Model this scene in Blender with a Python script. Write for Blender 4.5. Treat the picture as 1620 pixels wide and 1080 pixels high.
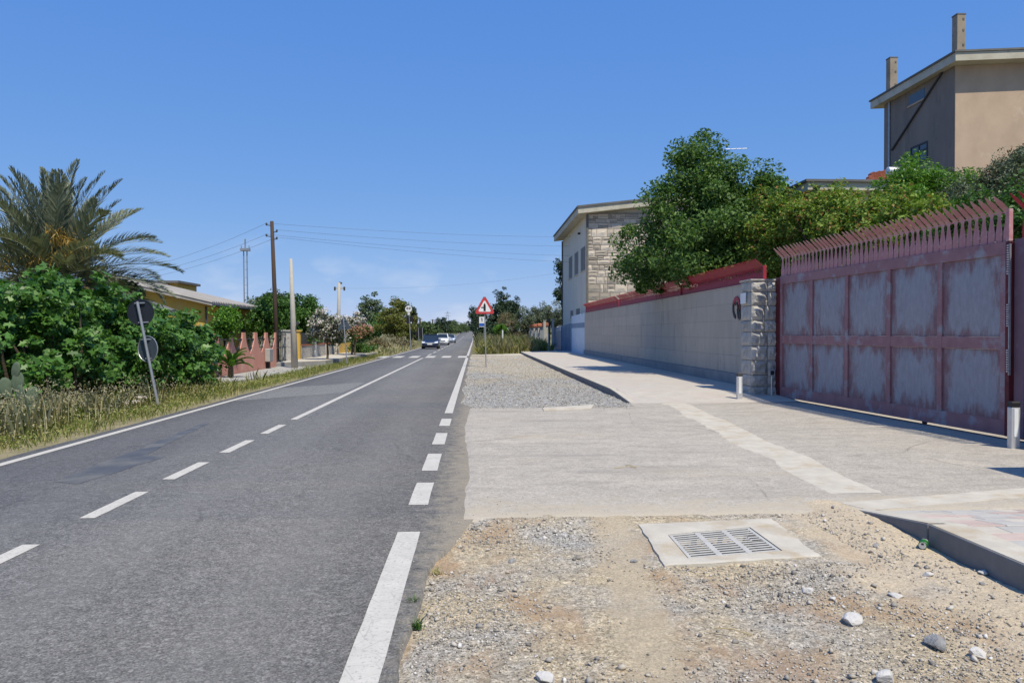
import bpy, bmesh, math, random
import numpy as np
from mathutils import Vector, Matrix
random.seed(7); RNG = np.random.default_rng(11)
R = math.radians
S = bpy.context.scene
COL = S.collection
for o in list(bpy.data.objects): bpy.data.objects.remove(o)

# ------------------------------------------------------------ camera
H = 1.68; FPX = 1215.0; VPX = 752.0; HY = 526.5
YAW = math.atan((810 - VPX) / FPX); PITCH = math.atan((540 - HY) / FPX)
cd = bpy.data.cameras.new('camera'); cam = bpy.data.objects.new('camera', cd); COL.objects.link(cam)
cam.location = (0, 0, H); cam.rotation_euler = (math.pi / 2 - PITCH, 0, -YAW)
cd.sensor_width = 36; cd.lens = 36 * FPX / 1620; cd.clip_start = 0.1; cd.clip_end = 6000
S.camera = cam
# ------------------------------------------------------------ sky, sun, exposure
LD = Vector((-0.27, 0.52, -1)).normalized()           # the way sunlight travels
w = bpy.data.worlds.new('World'); S.world = w; w.use_nodes = True
nt = w.node_tree; nt.nodes.clear()
out = nt.nodes.new('ShaderNodeOutputWorld'); bg = nt.nodes.new('ShaderNodeBackground')
sky = nt.nodes.new('ShaderNodeTexSky'); sky.sky_type = 'NISHITA'; sky.sun_disc = False
sky.sun_elevation = math.asin(-LD.z); sky.sun_rotation = math.atan2(-LD.x, -LD.y)
sky.air_density = 0.6; sky.dust_density = 0.0; sky.ozone_density = 3.0; sky.altitude = 0
bg.inputs[1].default_value = 0.125
tc = nt.nodes.new('ShaderNodeTexCoord'); mp = nt.nodes.new('ShaderNodeMapping'); mp.inputs['Scale'].default_value = (9, 9, 24)
nz = nt.nodes.new('ShaderNodeTexNoise'); nz.inputs['Scale'].default_value = 1.3; nz.inputs['Detail'].default_value = 7
cr = nt.nodes.new('ShaderNodeValToRGB'); cr.color_ramp.elements[0].position = 0.52; cr.color_ramp.elements[1].position = 0.78
sx = nt.nodes.new('ShaderNodeSeparateXYZ')
b1 = nt.nodes.new('ShaderNodeMapRange'); b1.inputs[1].default_value = 0.13; b1.inputs[2].default_value = 0.05
mu = nt.nodes.new('ShaderNodeMath'); mu.operation = 'MULTIPLY'
mx = nt.nodes.new('ShaderNodeMix'); mx.data_type = 'RGBA'; mx.inputs[7].default_value = (7.0, 7.2, 7.6, 1)
L = nt.links.new
L(tc.outputs['Generated'], mp.inputs[0]); L(mp.outputs[0], nz.inputs[0]); L(nz.outputs[0], cr.inputs[0])
L(tc.outputs['Generated'], sx.inputs[0]); L(sx.outputs[2], b1.inputs[0])
L(cr.outputs[0], mu.inputs[0]); L(b1.outputs[0], mu.inputs[1])
mu2 = nt.nodes.new('ShaderNodeMath'); mu2.operation = 'MULTIPLY'; mu2.inputs[1].default_value = 0.38; L(mu.outputs[0], mu2.inputs[0])
L(mu2.outputs[0], mx.inputs[0])
# the whole dome graded as the photograph's film curve grades it: one power and one gain per channel, in every direction alike
sc = nt.nodes.new('ShaderNodeSeparateColor'); cc = nt.nodes.new('ShaderNodeCombineColor'); L(sky.outputs[0], sc.inputs[0])
for i, (g_, k_) in enumerate(((.73, .575), (.44, .595), (.15, .83))):
    pw_n = nt.nodes.new('ShaderNodeMath'); pw_n.operation = 'POWER'; pw_n.inputs[1].default_value = g_; L(sc.outputs[i], pw_n.inputs[0])
    mm = nt.nodes.new('ShaderNodeMath'); mm.operation = 'MULTIPLY'; mm.inputs[1].default_value = k_ * .125 ** (g_ - 1); L(pw_n.outputs[0], mm.inputs[0]); L(mm.outputs[0], cc.inputs[i])
L(cc.outputs[0], mx.inputs[6]); L(mx.outputs[2], bg.inputs[0]); L(bg.outputs[0], out.inputs[0])
sd = bpy.data.lights.new('sun', 'SUN'); sun = bpy.data.objects.new('sun', sd); COL.objects.link(sun)
sd.energy = 4.9; sd.angle = R(0.53); sd.color = (1, 0.93, 0.77)
sun.rotation_euler = LD.to_track_quat('-Z', 'Y').to_euler(); sun.location = (20, -30, 60)
S.view_settings.view_transform = 'Standard'; S.view_settings.look = 'None'
S.view_settings.exposure = 0.0; S.view_settings.gamma = 1; S.view_settings.use_curve_mapping = False
S.render.engine = 'CYCLES'
S.render.resolution_x = 1024; S.render.resolution_y = 682

# ------------------------------------------------------------ helpers
CM = Matrix.Translation(cam.location) @ cam.rotation_euler.to_matrix().to_4x4()
def ray(px, py): return (CM.to_3x3() @ Vector(((px - 810) / FPX, -(py - 540) / FPX, -1)))
def at(px, py, Y):                      # the point seen at a pixel of the photograph, Y metres down the road
    d = ray(px, py); return Vector(cam.location) + d * (Y / d.y)
def gp(px, py, z=0.0):                  # the same, on the ground
    d = ray(px, py); return Vector(cam.location) + d * ((z - H) / d.z)
def rise(y):
    t = np.clip((np.asarray(y, float) - 140) / 330, 0, 1); return 3.4 * t * t * (3 - 2 * t)
def hash2(ix, iy, s):
    h = (ix.astype(np.int64) * 374761393 + iy.astype(np.int64) * 668265263 + s * 144665) & 0x7fffffff
    h = ((h ^ (h >> 13)) * 1274126177) & 0x7fffffff
    return ((h ^ (h >> 16)) & 0xffff) / 65535.0
def vn(x, y, s=0):
    x = np.asarray(x, float); y = np.asarray(y, float)
    ix = np.floor(x); iy = np.floor(y); fx = x - ix; fy = y - iy
    fx = fx * fx * (3 - 2 * fx); fy = fy * fy * (3 - 2 * fy)
    a = hash2(ix, iy, s); b = hash2(ix + 1, iy, s); c = hash2(ix, iy + 1, s); d = hash2(ix + 1, iy + 1, s)
    return (a * (1 - fx) + b * fx) * (1 - fy) + (c * (1 - fx) + d * fx) * fy
def fbm(x, y, s=0, oct=4):
    r = 0; a = .5
    for k in range(oct): r = r + a * (vn(x * 2 ** k, y * 2 ** k, s + k) - .5); a *= .5
    return r

WM = {}
def tag(o, label=None, cat=None, group=None, kind=None):
    if label: o['label'] = label
    if cat: o['category'] = cat
    if group: o['group'] = group
    if kind: o['kind'] = kind
    return o
def thing(name, label, cat, loc=(0, 0, 0), rz=0, group=None, rot=None):
    o = bpy.data.objects.new(name, None); COL.objects.link(o); o.empty_display_size = .2
    o.location = loc; o.rotation_euler = rot or (0, 0, rz)
    WM[o] = Matrix.Translation(Vector(loc)) @ o.rotation_euler.to_matrix().to_4x4()
    return tag(o, label, cat, group)
def link(name, me, mat, parent=None):
    o = bpy.data.objects.new(name, me); COL.objects.link(o)
    if mat and not me.materials: me.materials.append(mat)
    if parent: o.parent = parent; WM[o] = WM.get(parent, Matrix())
    else: WM[o] = Matrix()
    return o
def np_mesh(name, V, Fc, smooth=False):            # V (n,3), Fc (m,k)
    me = bpy.data.meshes.new(name); V = np.ascontiguousarray(V, dtype=np.float32); Fc = np.ascontiguousarray(Fc, dtype=np.int32)
    m, k = Fc.shape
    me.vertices.add(len(V)); me.vertices.foreach_set('co', V.ravel())
    me.loops.add(m * k); me.loops.foreach_set('vertex_index', Fc.ravel())
    me.polygons.add(m); me.polygons.foreach_set('loop_start', np.arange(m, dtype=np.int32) * k)
    if smooth: me.polygons.foreach_set('use_smooth', np.ones(m, dtype=bool))
    me.update(calc_edges=True); me.validate(); return me
def np_obj(name, V, Fc, mat, parent=None, smooth=False):
    V = np.asarray(V, float)
    if parent is not None and parent in WM:
        M = np.array(WM[parent].inverted()); V = V @ M[:3, :3].T + M[:3, 3]
    return link(name, np_mesh(name, V, Fc, smooth), mat, parent)

class MB:
    def __init__(s): s.v = []; s.f = []
    def add(s, vs, fs):
        n = len(s.v); s.v += [Vector(p) for p in vs]; s.f += [[i + n for i in f] for f in fs]; return s
    def box(s, c, size, rz=0, m=None):
        x, y, z = [d / 2 for d in size]
        vs = [Vector((a * x, b * y, e * z)) for e in (-1, 1) for a, b in ((-1, -1), (1, -1), (1, 1), (-1, 1))]
        M = m or Matrix.Rotation(rz, 3, 'Z'); vs = [M @ p + Vector(c) for p in vs]
        return s.add(vs, [[3, 2, 1, 0], [4, 5, 6, 7], [0, 1, 5, 4], [1, 2, 6, 5], [2, 3, 7, 6], [3, 0, 4, 7]])
    def b2(s, lo, hi):
        return s.box([(a + b) / 2 for a, b in zip(lo, hi)], [abs(b - a) for a, b in zip(lo, hi)])
    def bar(s, p, q, w, h=None, up=(0, 0, 1)):
        p = Vector(p); q = Vector(q); d = q - p; L_ = d.length; d.normalize(); u = Vector(up)
        if abs(d.dot(u)) > .98: u = Vector((0, 1, 0))
        r = d.cross(u).normalized(); u = r.cross(d)
        return s.box((p + q) / 2, (w, L_, h or w), m=Matrix((r, d, u)).transposed())
    def tube(s, pts, rad, n=8, cap=True):
        pts = [Vector(p) for p in pts]
        if not hasattr(rad, '__len__'): rad = [rad] * len(pts)
        base = len(s.v); a = None
        for i, p in enumerate(pts):
            d = (pts[min(i + 1, len(pts) - 1)] - pts[max(i - 1, 0)]).normalized()
            if a is None: a = d.cross(Vector((0, 0, 1)) if abs(d.z) < .9 else Vector((1, 0, 0))).normalized()
            else: a = (a - d * a.dot(d)).normalized()
            b = d.cross(a)
            for k in range(n):
                t = 2 * math.pi * k / n; s.v.append(p + (a * math.cos(t) + b * math.sin(t)) * rad[i])
        for i in range(len(pts) - 1):
            for k in range(n):
                k2 = (k + 1) % n; s.f.append([base + i * n + k, base + i * n + k2, base + (i + 1) * n + k2, base + (i + 1) * n + k])
        if cap:
            s.f.append([base + k for k in range(n)][::-1]); s.f.append([base + (len(pts) - 1) * n + k for k in range(n)])
        return s
    def prism(s, poly, d):           # planar polygon of 3-D points pushed along d
        n = len(poly); d = Vector(d); vs = [Vector(p) for p in poly] + [Vector(p) + d for p in poly]
        return s.add(vs, [list(range(n))[::-1], list(range(n, 2 * n))] + [[i, (i + 1) % n, (i + 1) % n + n, i + n] for i in range(n)])
    def build(s, name, mat, parent=None, local=False, bev=0, smooth=False, seg=1):
        me = bpy.data.meshes.new(name); M = Matrix()
        if parent is not None and not local and parent in WM: M = WM[parent].inverted()
        me.from_pydata([M @ p for p in s.v], [], s.f); me.update()
        bm = bmesh.new(); bm.from_mesh(me); bmesh.ops.recalc_face_normals(bm, faces=bm.faces)
        if bev: bmesh.ops.bevel(bm, geom=list(bm.edges), offset=bev, segments=seg, profile=.6, affect='EDGES', clamp_overlap=True)
        bm.to_mesh(me); bm.free()
        if smooth: me.polygons.foreach_set('use_smooth', [True] * len(me.polygons))
        return link(name, me, mat, parent)
def struct(o): o['kind'] = 'structure'; return o
def dup(o, parent=None):
    c = o.copy(); COL.objects.link(c)
    if parent: c.parent = parent
    for ch in list(o.children): dup(ch, c)
    return c

# ------------------------------------------------------------ materials
def nodes(name):
    m = bpy.data.materials.new(name); m.use_nodes = True; t = m.node_tree
    return m, t, t.nodes['Principled BSDF'], t.links.new
def noise(t, l, vec, scale, detail=4, rough=.55, stretch=None):
    n = t.nodes.new('ShaderNodeTexNoise'); n.inputs['Scale'].default_value = scale; n.inputs['Detail'].default_value = detail; n.inputs['Roughness'].default_value = rough
    if stretch:
        mpn = t.nodes.new('ShaderNodeMapping'); mpn.inputs['Scale'].default_value = stretch; l(vec, mpn.inputs[0]); vec = mpn.outputs[0]
    l(vec, n.inputs['Vector']); return n.outputs[0]
def ramp(t, l, fac, stops):
    r = t.nodes.new('ShaderNodeValToRGB'); e = r.color_ramp.elements
    while len(e) < len(stops): e.new(.5)
    for i, (p, c) in enumerate(stops):
        e[i].position = p; e[i].color = (c, c, c, 1) if not hasattr(c, '__len__') else (*c, 1)
    l(fac, r.inputs[0]); return r.outputs[0]
def mix(t, l, fac, a, b, mode='MIX'):
    n = t.nodes.new('ShaderNodeMix'); n.data_type = 'RGBA'; n.blend_type = mode
    for sock, v in ((n.inputs[0], fac), (n.inputs[6], a), (n.inputs[7], b)):
        if hasattr(v, 'is_linked') or hasattr(v, 'links'): l(v, sock)
        else: sock.default_value = v if not hasattr(v, '__len__') else (*v, 1)
    return n.outputs[2]
def mathn(t, l, op, a, b=0.0):
    n = t.nodes.new('ShaderNodeMath'); n.operation = op
    for i, v in enumerate((a, b)):
        if hasattr(v, 'links'): l(v, n.inputs[i])
        else: n.inputs[i].default_value = v
    return n.outputs[0]
def grains(t, l, vec, scale, lo, hi, jitter=True):
    n = t.nodes.new('ShaderNodeTexVoronoi'); n.inputs['Scale'].default_value = scale; l(vec, n.inputs['Vector'])
    sp = t.nodes.new('ShaderNodeSeparateColor'); l(n.outputs['Color'], sp.inputs[0]); return ramp(t, l, sp.outputs[0], [(0, lo), (.5, (lo + hi) / 2), (1, hi)]), n.outputs['Distance']
def setbump(t, l, b, h, dist, strength=1.0):
    n = t.nodes.new('ShaderNodeBump'); n.inputs['Distance'].default_value = dist; n.inputs['Strength'].default_value = strength
    l(h, n.inputs['Height']); l(n.outputs[0], b.inputs['Normal'])
def coord(t, which='Object'): return t.nodes.new('ShaderNodeTexCoord').outputs[which]
def pm(name, c1, c2=None, scale=3, rough=.8, bump=0, bscale=60, metal=0, spec=.3, stretch=None, c3=None, s3=.7, p3=(.55, .7), isl=0):
    m, t, b, l = nodes(name); v = coord(t); c2 = c2 or tuple(x * .75 for x in c1)
    col = ramp(t, l, noise(t, l, v, scale, 5, .6, stretch), [(.32, c1), (.68, c2)])
    if c3: col = mix(t, l, ramp(t, l, noise(t, l, v, s3, 6, .65, stretch), [(p3[0], 0), (p3[1], 1)]), col, c3)
    if isl:
        g = t.nodes.new('ShaderNodeObjectInfo'); k = ramp(t, l, g.outputs['Random'], [(0, 1 - isl), (1, 1 + isl)])
        k = t.nodes.new('ShaderNodeMapRange'); l(g.outputs['Random'], k.inputs[0]); k.inputs[3].default_value = 1 - isl; k.inputs[4].default_value = 1 + isl
        cc = t.nodes.new('ShaderNodeCombineColor'); [l(k.outputs[0], cc.inputs[i]) for i in range(3)]
        col = mix(t, l, 1.0, col, cc.outputs[0], 'MULTIPLY')
    l(col, b.inputs['Base Color']); b.inputs['Roughness'].default_value = rough; b.inputs['Metallic'].default_value = metal
    b.inputs['Specular IOR Level'].default_value = spec
    if bump: setbump(t, l, b, noise(t, l, v, bscale, 4, .6), bump)
    return m
def leafm(name, stops, trans=.3, rough=.5, spec=.35):
    m, t, b, l = nodes(name); g = t.nodes.new('ShaderNodeNewGeometry')
    col = ramp(t, l, g.outputs['Random Per Island'], stops)
    l(col, b.inputs['Base Color']); b.inputs['Roughness'].default_value = rough; b.inputs['Specular IOR Level'].default_value = spec
    tr = t.nodes.new('ShaderNodeBsdfTranslucent'); l(mix(t, l, 1.0, col, (1.25, 1.3, .6), 'MULTIPLY'), tr.inputs[0])
    ms = t.nodes.new('ShaderNodeMixShader'); ms.inputs[0].default_value = trans
    l(b.outputs[0], ms.inputs[1]); l(tr.outputs[0], ms.inputs[2]); l(ms.outputs[0], t.nodes['Material Output'].inputs[0]); return m
def glass_dark(name, c=(.02, .03, .04)):
    m, t, b, l = nodes(name); b.inputs['Base Color'].default_value = (*c, 1); b.inputs['Roughness'].default_value = .06; b.inputs['Specular IOR Level'].default_value = .6; return m
def paint(name, c, metal=.2):
    m, t, b, l = nodes(name); v = coord(t)
    l(ramp(t, l, noise(t, l, v, 3, 4), [(.3, c), (.7, tuple(x * .9 for x in c))]), b.inputs['Base Color'])
    b.inputs['Roughness'].default_value = .3; b.inputs['Metallic'].default_value = metal; b.inputs['Coat Weight'].default_value = .7; b.inputs['Coat Roughness'].default_value = .08; return m

def asphalt_mat():
    m, t, b, l = nodes('asphalt'); v = coord(t)
    big = noise(t, l, v, .55, 5, .6, (1, .18, 1)); fine = noise(t, l, v, 75, 5, .8); mid = noise(t, l, v, 7, 5, .65)
    col = ramp(t, l, big, [(.3, (.125, .120, .115)), (.7, (.175, .168, .158))])
    col = mix(t, l, .55, col, ramp(t, l, mid, [(.3, .72), (.75, 1.15)]), 'MULTIPLY')
    col = mix(t, l, .6, col, ramp(t, l, fine, [(.33, .55), (.5, .95), (.66, 1.6)]), 'MULTIPLY')
    col = mix(t, l, ramp(t, l, noise(t, l, v, 2.2, 6, .7, (1, .35, 1)), [(.60, 0), (.74, .5)]), col, (.085, .083, .08))
    for sc_, lo_, hi_ in ((105, .62, 1.46), (48, .78, 1.28), (19, .92, 1.1)): col = mix(t, l, 1.0, col, grains(t, l, v, sc_, lo_, hi_)[0], 'MULTIPLY')
    # worn wheel tracks: smoother and a little paler along the driving lines
    sp = t.nodes.new('ShaderNodeSeparateXYZ'); l(v, sp.inputs[0])
    tr = None
    for cx in (-1.35, -2.75, -4.15, -5.45):
        d = mathn(t, l, 'ABSOLUTE', mathn(t, l, 'ADD', sp.outputs[0], -cx))
        g = t.nodes.new('ShaderNodeMapRange'); g.interpolation_type = 'SMOOTHSTEP'; l(d, g.inputs[0]); g.inputs[1].default_value = .5; g.inputs[2].default_value = .05
        tr = g.outputs[0] if tr is None else mathn(t, l, 'MAXIMUM', tr, g.outputs[0])
    col = mix(t, l, mathn(t, l, 'MULTIPLY', tr, .22), col, (.195, .188, .176))
    # hairline cracks
    vo = t.nodes.new('ShaderNodeTexVoronoi'); vo.feature = 'DISTANCE_TO_EDGE'; vo.inputs['Scale'].default_value = .42
    wv = t.nodes.new('ShaderNodeMix'); wv.data_type = 'RGBA'; wv.inputs[0].default_value = .25; l(v, wv.inputs[6])
    nn = t.nodes.new('ShaderNodeTexNoise'); nn.inputs['Scale'].default_value = 1.6; nn.inputs['Detail'].default_value = 6; l(v, nn.inputs['Vector']); l(nn.outputs[1], wv.inputs[7]); l(wv.outputs[2], vo.inputs['Vector'])
    cm = mathn(t, l, 'MULTIPLY', ramp(t, l, vo.outputs['Distance'], [(0, 1), (.006, 0)]), ramp(t, l, noise(t, l, v, .35, 3), [(.5, 0), (.6, 1)]))
    col = mix(t, l, mathn(t, l, 'MULTIPLY', cm, .5), col, (.05, .05, .05))
    ed = mathn(t, l, 'ADD', sp.outputs[0], mathn(t, l, 'MULTIPLY', mathn(t, l, 'ADD', mid, -.5), .9)); ek = t.nodes.new('ShaderNodeMapRange'); ek.interpolation_type = 'SMOOTHSTEP'; l(ed, ek.inputs[0]); ek.inputs[1].default_value = -.55; ek.inputs[2].default_value = -.1
    col = mix(t, l, mathn(t, l, 'MULTIPLY', ek.outputs[0], .6), col, (.36, .31, .235))        # dust along the broken edge
    l(col, b.inputs['Base Color']); b.inputs['Roughness'].default_value = .82; b.inputs['Specular IOR Level'].default_value = .3
    setbump(t, l, b, fine, .004, .8); return m
def line_mat():
    m, t, b, l = nodes('road_paint'); v = coord(t)
    col = ramp(t, l, noise(t, l, v, 5, 6, .7), [(.3, (.59, .55, .48)), (.7, (.48, .45, .395))])
    wear = ramp(t, l, noise(t, l, v, 38, 5, .75), [(.54, 0), (.68, 1)])
    vo = t.nodes.new('ShaderNodeTexVoronoi'); vo.feature = 'DISTANCE_TO_EDGE'; vo.inputs['Scale'].default_value = 5.5; l(v, vo.inputs['Vector'])
    ck = ramp(t, l, vo.outputs['Distance'], [(0, 1), (.018, 0)])
    col = mix(t, l, mathn(t, l, 'MULTIPLY', wear, .7), col, (.2, .2, .195)); col = mix(t, l, mathn(t, l, 'MULTIPLY', ck, .35), col, (.22, .2, .18))
    l(col, b.inputs['Base Color']); b.inputs['Roughness'].default_value = .75; setbump(t, l, b, noise(t, l, v, 150, 3), .003, .6); return m
def faint_line_mat():
    m, t, b, l = nodes('worn_road_paint'); v = coord(t)
    col = ramp(t, l, noise(t, l, v, 14, 6, .75), [(.4, (.42, .41, .39)), (.66, (.17, .17, .17))])
    l(col, b.inputs['Base Color']); b.inputs['Roughness'].default_value = .8; return m
def dirt_mat():
    m, t, b, l = nodes('dirt_and_gravel'); v = coord(t)
    n1 = noise(t, l, v, .9, 6, .6); n2 = noise(t, l, v, 2.4, 6, .65); n3 = noise(t, l, v, 45, 5, .75); n4 = noise(t, l, v, 1.5, 5, .6, (1.3, .8, 1))
    sand = ramp(t, l, n2, [(.3, (.50, .41, .275)), (.7, (.43, .355, .25))])
    grey = ramp(t, l, n3, [(.3, (.22, .205, .18)), (.5, (.40, .375, .335)), (.7, (.57, .54, .49))])
    col = mix(t, l, ramp(t, l, n1, [(.44, 0), (.63, 1)]), sand, grey)
    for sc_, lo_, hi_ in ((120, .62, 1.36), (52, .72, 1.27), (23, .86, 1.13)): col = mix(t, l, 1.0, col, grains(t, l, v, sc_, lo_, hi_)[0], 'MULTIPLY')
    col = mix(t, l, mathn(t, l, 'MULTIPLY', ramp(t, l, n4, [(.51, 0), (.64, 1)]), .7), col, (.40, .265, .155))
    col = mix(t, l, .45, col, ramp(t, l, n3, [(.32, .58), (.5, 1.0), (.7, 1.32)]), 'MULTIPLY')
    # clean tan builders' sand spilt along the kerb
    sp = t.nodes.new('ShaderNodeSeparateXYZ'); l(v, sp.inputs[0])
    e = mathn(t, l, 'ADD', sp.outputs[0], mathn(t, l, 'MULTIPLY', mathn(t, l, 'ADD', n2, -.5), 2.2))
    k = t.nodes.new('ShaderNodeMapRange'); l(e, k.inputs[0]); k.inputs[1].default_value = 2.55; k.inputs[2].default_value = 3.0
    yk = t.nodes.new('ShaderNodeMapRange'); l(sp.outputs[1], yk.inputs[0]); yk.inputs[1].default_value = 9; yk.inputs[2].default_value = 8
    col = mix(t, l, mathn(t, l, 'MULTIPLY', mathn(t, l, 'MULTIPLY', k.outputs[0], yk.outputs[0]), .8), col, mix(t, l, 1.0, (.60, .49, .345), grains(t, l, v, 95, .72, 1.22)[0], 'MULTIPLY'))
    # a smooth sandy wheel track through the rubble
    trk_ = mathn(t, l, 'ABSOLUTE', mathn(t, l, 'ADD', mathn(t, l, 'ADD', sp.outputs[0], mathn(t, l, 'MULTIPLY', sp.outputs[1], -.10)), mathn(t, l, 'ADD', mathn(t, l, 'MULTIPLY', n2, .5), -.78)))
    tk = t.nodes.new('ShaderNodeMapRange'); tk.interpolation_type = 'SMOOTHSTEP'; l(trk_, tk.inputs[0]); tk.inputs[1].default_value = .24; tk.inputs[2].default_value = .08
    col = mix(t, l, mathn(t, l, 'MULTIPLY', tk.outputs[0], .75), col, mix(t, l, 1.0, (.50, .41, .285), grains(t, l, v, 95, .75, 1.2)[0], 'MULTIPLY'))
    l(col, b.inputs['Base Color']); b.inputs['Roughness'].default_value = .95; b.inputs['Specular IOR Level'].default_value = .15
    setbump(t, l, b, noise(t, l, v, 90, 6, .75), .012, .9); return m
def gravel_mat():
    m, t, b, l = nodes('grey_gravel'); v = coord(t)
    n1 = noise(t, l, v, .32, 5, .6, (1, .55, 1)); n3 = noise(t, l, v, 22, 6, .8); n4 = noise(t, l, v, .55, 5)
    grey = ramp(t, l, n3, [(.3, (.17, .165, .155)), (.5, (.34, .33, .31)), (.7, (.54, .525, .49))])
    tan = mix(t, l, ramp(t, l, noise(t, l, v, 1.4, 6, .7), [(.42, 0), (.6, 1)]), ramp(t, l, n3, [(.3, (.30, .25, .17)), (.7, (.50, .42, .30))]), (.40, .375, .32))
    sp = t.nodes.new('ShaderNodeSeparateXYZ'); l(v, sp.inputs[0])
    far = t.nodes.new('ShaderNodeMapRange'); l(sp.outputs[1], far.inputs[0]); far.inputs[1].default_value = 22; far.inputs[2].default_value = 34; far.inputs[3].default_value = -.12; far.inputs[4].default_value = .1
    f = ramp(t, l, mathn(t, l, 'ADD', n1, far.outputs[0]), [(.45, 0), (.55, 1)])
    col = mix(t, l, f, grey, tan)
    for sc_, lo_, hi_ in ((34, .55, 1.42), (15, .75, 1.22)): col = mix(t, l, 1.0, col, grains(t, l, v, sc_, lo_, hi_)[0], 'MULTIPLY')
    col = mix(t, l, ramp(t, l, n4, [(.6, 0), (.68, .7)]), col, (.33, .22, .12))
    l(col, b.inputs['Base Color']); b.inputs['Roughness'].default_value = .95; b.inputs['Specular IOR Level'].default_value = .15
    setbump(t, l, b, noise(t, l, v, 50, 6, .8), .02, .9); return m
def drive_mat():
    m, t, b, l = nodes('driveway_concrete'); v = coord(t)
    n1 = noise(t, l, v, .6, 6, .62, (.7, 1.1, 1)); n2 = noise(t, l, v, 3.2, 6, .7, (.8, 1.1, 1)); n3 = noise(t, l, v, 42, 6, .85)
    col = ramp(t, l, n1, [(.3, (.45, .405, .34)), (.55, (.40, .36, .305)), (.72, (.49, .435, .355))])
    col = mix(t, l, .6, col, ramp(t, l, n2, [(.28, .72), (.6, 1.08)]), 'MULTIPLY')
    col = mix(t, l, .7, col, ramp(t, l, n3, [(.34, .62), (.47, .97), (.66, 1.18)]), 'MULTIPLY')
    for sc_, lo_, hi_ in ((85, .84, 1.15), (36, .9, 1.1), (14, .96, 1.04)): col = mix(t, l, 1.0, col, grains(t, l, v, sc_, lo_, hi_)[0], 'MULTIPLY')
    col = mix(t, l, ramp(t, l, noise(t, l, v, 1.0, 6, .65, (.3, 1.5, 1)), [(.54, 0), (.70, .6)]), col, (.25, .23, .20))
    vo = t.nodes.new('ShaderNodeTexVoronoi'); vo.feature = 'DISTANCE_TO_EDGE'; vo.inputs['Scale'].default_value = .33; wv = mix(t, l, .2, v, t.nodes.new('ShaderNodeTexNoise').outputs[1]); l(wv, vo.inputs['Vector'])
    col = mix(t, l, mathn(t, l, 'MULTIPLY', ramp(t, l, vo.outputs['Distance'], [(0, 1), (.0045, 0)]), ramp(t, l, n1, [(.48, 0), (.56, .6)])), col, (.14, .125, .105))
    col = mix(t, l, ramp(t, l, noise(t, l, v, .45, 5, .6, (.6, 1.4, 1)), [(.58, 0), (.72, .45)]), col, (.47, .385, .27))
    sp = t.nodes.new('ShaderNodeSeparateXYZ'); l(v, sp.inputs[0])
    yd_ = mathn(t, l, 'ADD', sp.outputs[1], mathn(t, l, 'MULTIPLY', mathn(t, l, 'ADD', n2, -.5), 3.0)); k = t.nodes.new('ShaderNodeMapRange'); k.interpolation_type = 'SMOOTHSTEP'; l(yd_, k.inputs[0]); k.inputs[1].default_value = 8.0; k.inputs[2].default_value = 6.7
    col = mix(t, l, mathn(t, l, 'MULTIPLY', k.outputs[0], .75), col, (.49, .42, .31))        # soil carried on to the slab's edge
    l(col, b.inputs['Base Color']); b.inputs['Roughness'].default_value = .9; b.inputs['Specular IOR Level'].default_value = .2
    setbump(t, l, b, n3, .006, .7); return m
def paving_mat():
    m, t, b, l = nodes('block_paving'); v = coord(t)
    br = t.nodes.new('ShaderNodeTexBrick'); l(v, br.inputs['Vector']); br.inputs['Scale'].default_value = 1.0
    br.inputs['Brick Width'].default_value = .42; br.inputs['Row Height'].default_value = .21; br.inputs['Mortar Size'].default_value = .006
    br.inputs['Color1'].default_value = (.47, .445, .39, 1); br.inputs['Color2'].default_value = (.50, .40, .34, 1); br.inputs['Mortar'].default_value = (.40, .36, .30, 1)
    col = mix(t, l, .55, br.outputs[0], (.49, .445, .375)); col = mix(t, l, .6, col, ramp(t, l, noise(t, l, v, 2.5, 6, .7), [(.3, .8), (.7, 1.12)]), 'MULTIPLY')
    l(col, b.inputs['Base Color']); b.inputs['Roughness'].default_value = .9; setbump(t, l, b, noise(t, l, v, 70, 4), .004); return m
def gate_mat(name, centre, edge, streak=(1, 1, 1)):
    m, t, b, l = nodes(name); v = coord(t); g = coord(t, 'Generated')
    sp = t.nodes.new('ShaderNodeSeparateXYZ'); l(g, sp.inputs[0])
    ex = mathn(t, l, 'ABSOLUTE', mathn(t, l, 'ADD', sp.outputs[0], -.5)); ez = mathn(t, l, 'ABSOLUTE', mathn(t, l, 'ADD', sp.outputs[2], -.5))
    e = mathn(t, l, 'MAXIMUM', ex, ez)
    oi = t.nodes.new('ShaderNodeObjectInfo'); off = mathn(t, l, 'MULTIPLY', oi.outputs['Random'], 30)
    va = t.nodes.new('ShaderNodeVectorMath'); va.operation = 'ADD'; l(v, va.inputs[0]); l(off, va.inputs[1])
    n = noise(t, l, va.outputs[0], 2.4, 6, .68, streak); n2 = noise(t, l, va.outputs[0], 9, 5, .7, streak)
    f = ramp(t, l, mathn(t, l, 'ADD', e, mathn(t, l, 'MULTIPLY', mathn(t, l, 'ADD', n, -.5), 1.15)), [(.33, 0), (.54, 1)])
    c = ramp(t, l, n2, [(.3, centre), (.7, tuple(x * .74 for x in centre))]); ed = ramp(t, l, n2, [(.3, edge), (.7, tuple(x * .62 for x in edge))])
    l(mix(t, l, f, c, ed), b.inputs['Base Color']); b.inputs['Roughness'].default_value = .55; b.inputs['Specular IOR Level'].default_value = .4
    setbump(t, l, b, n, .004); return m
def emis_free(): pass

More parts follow.
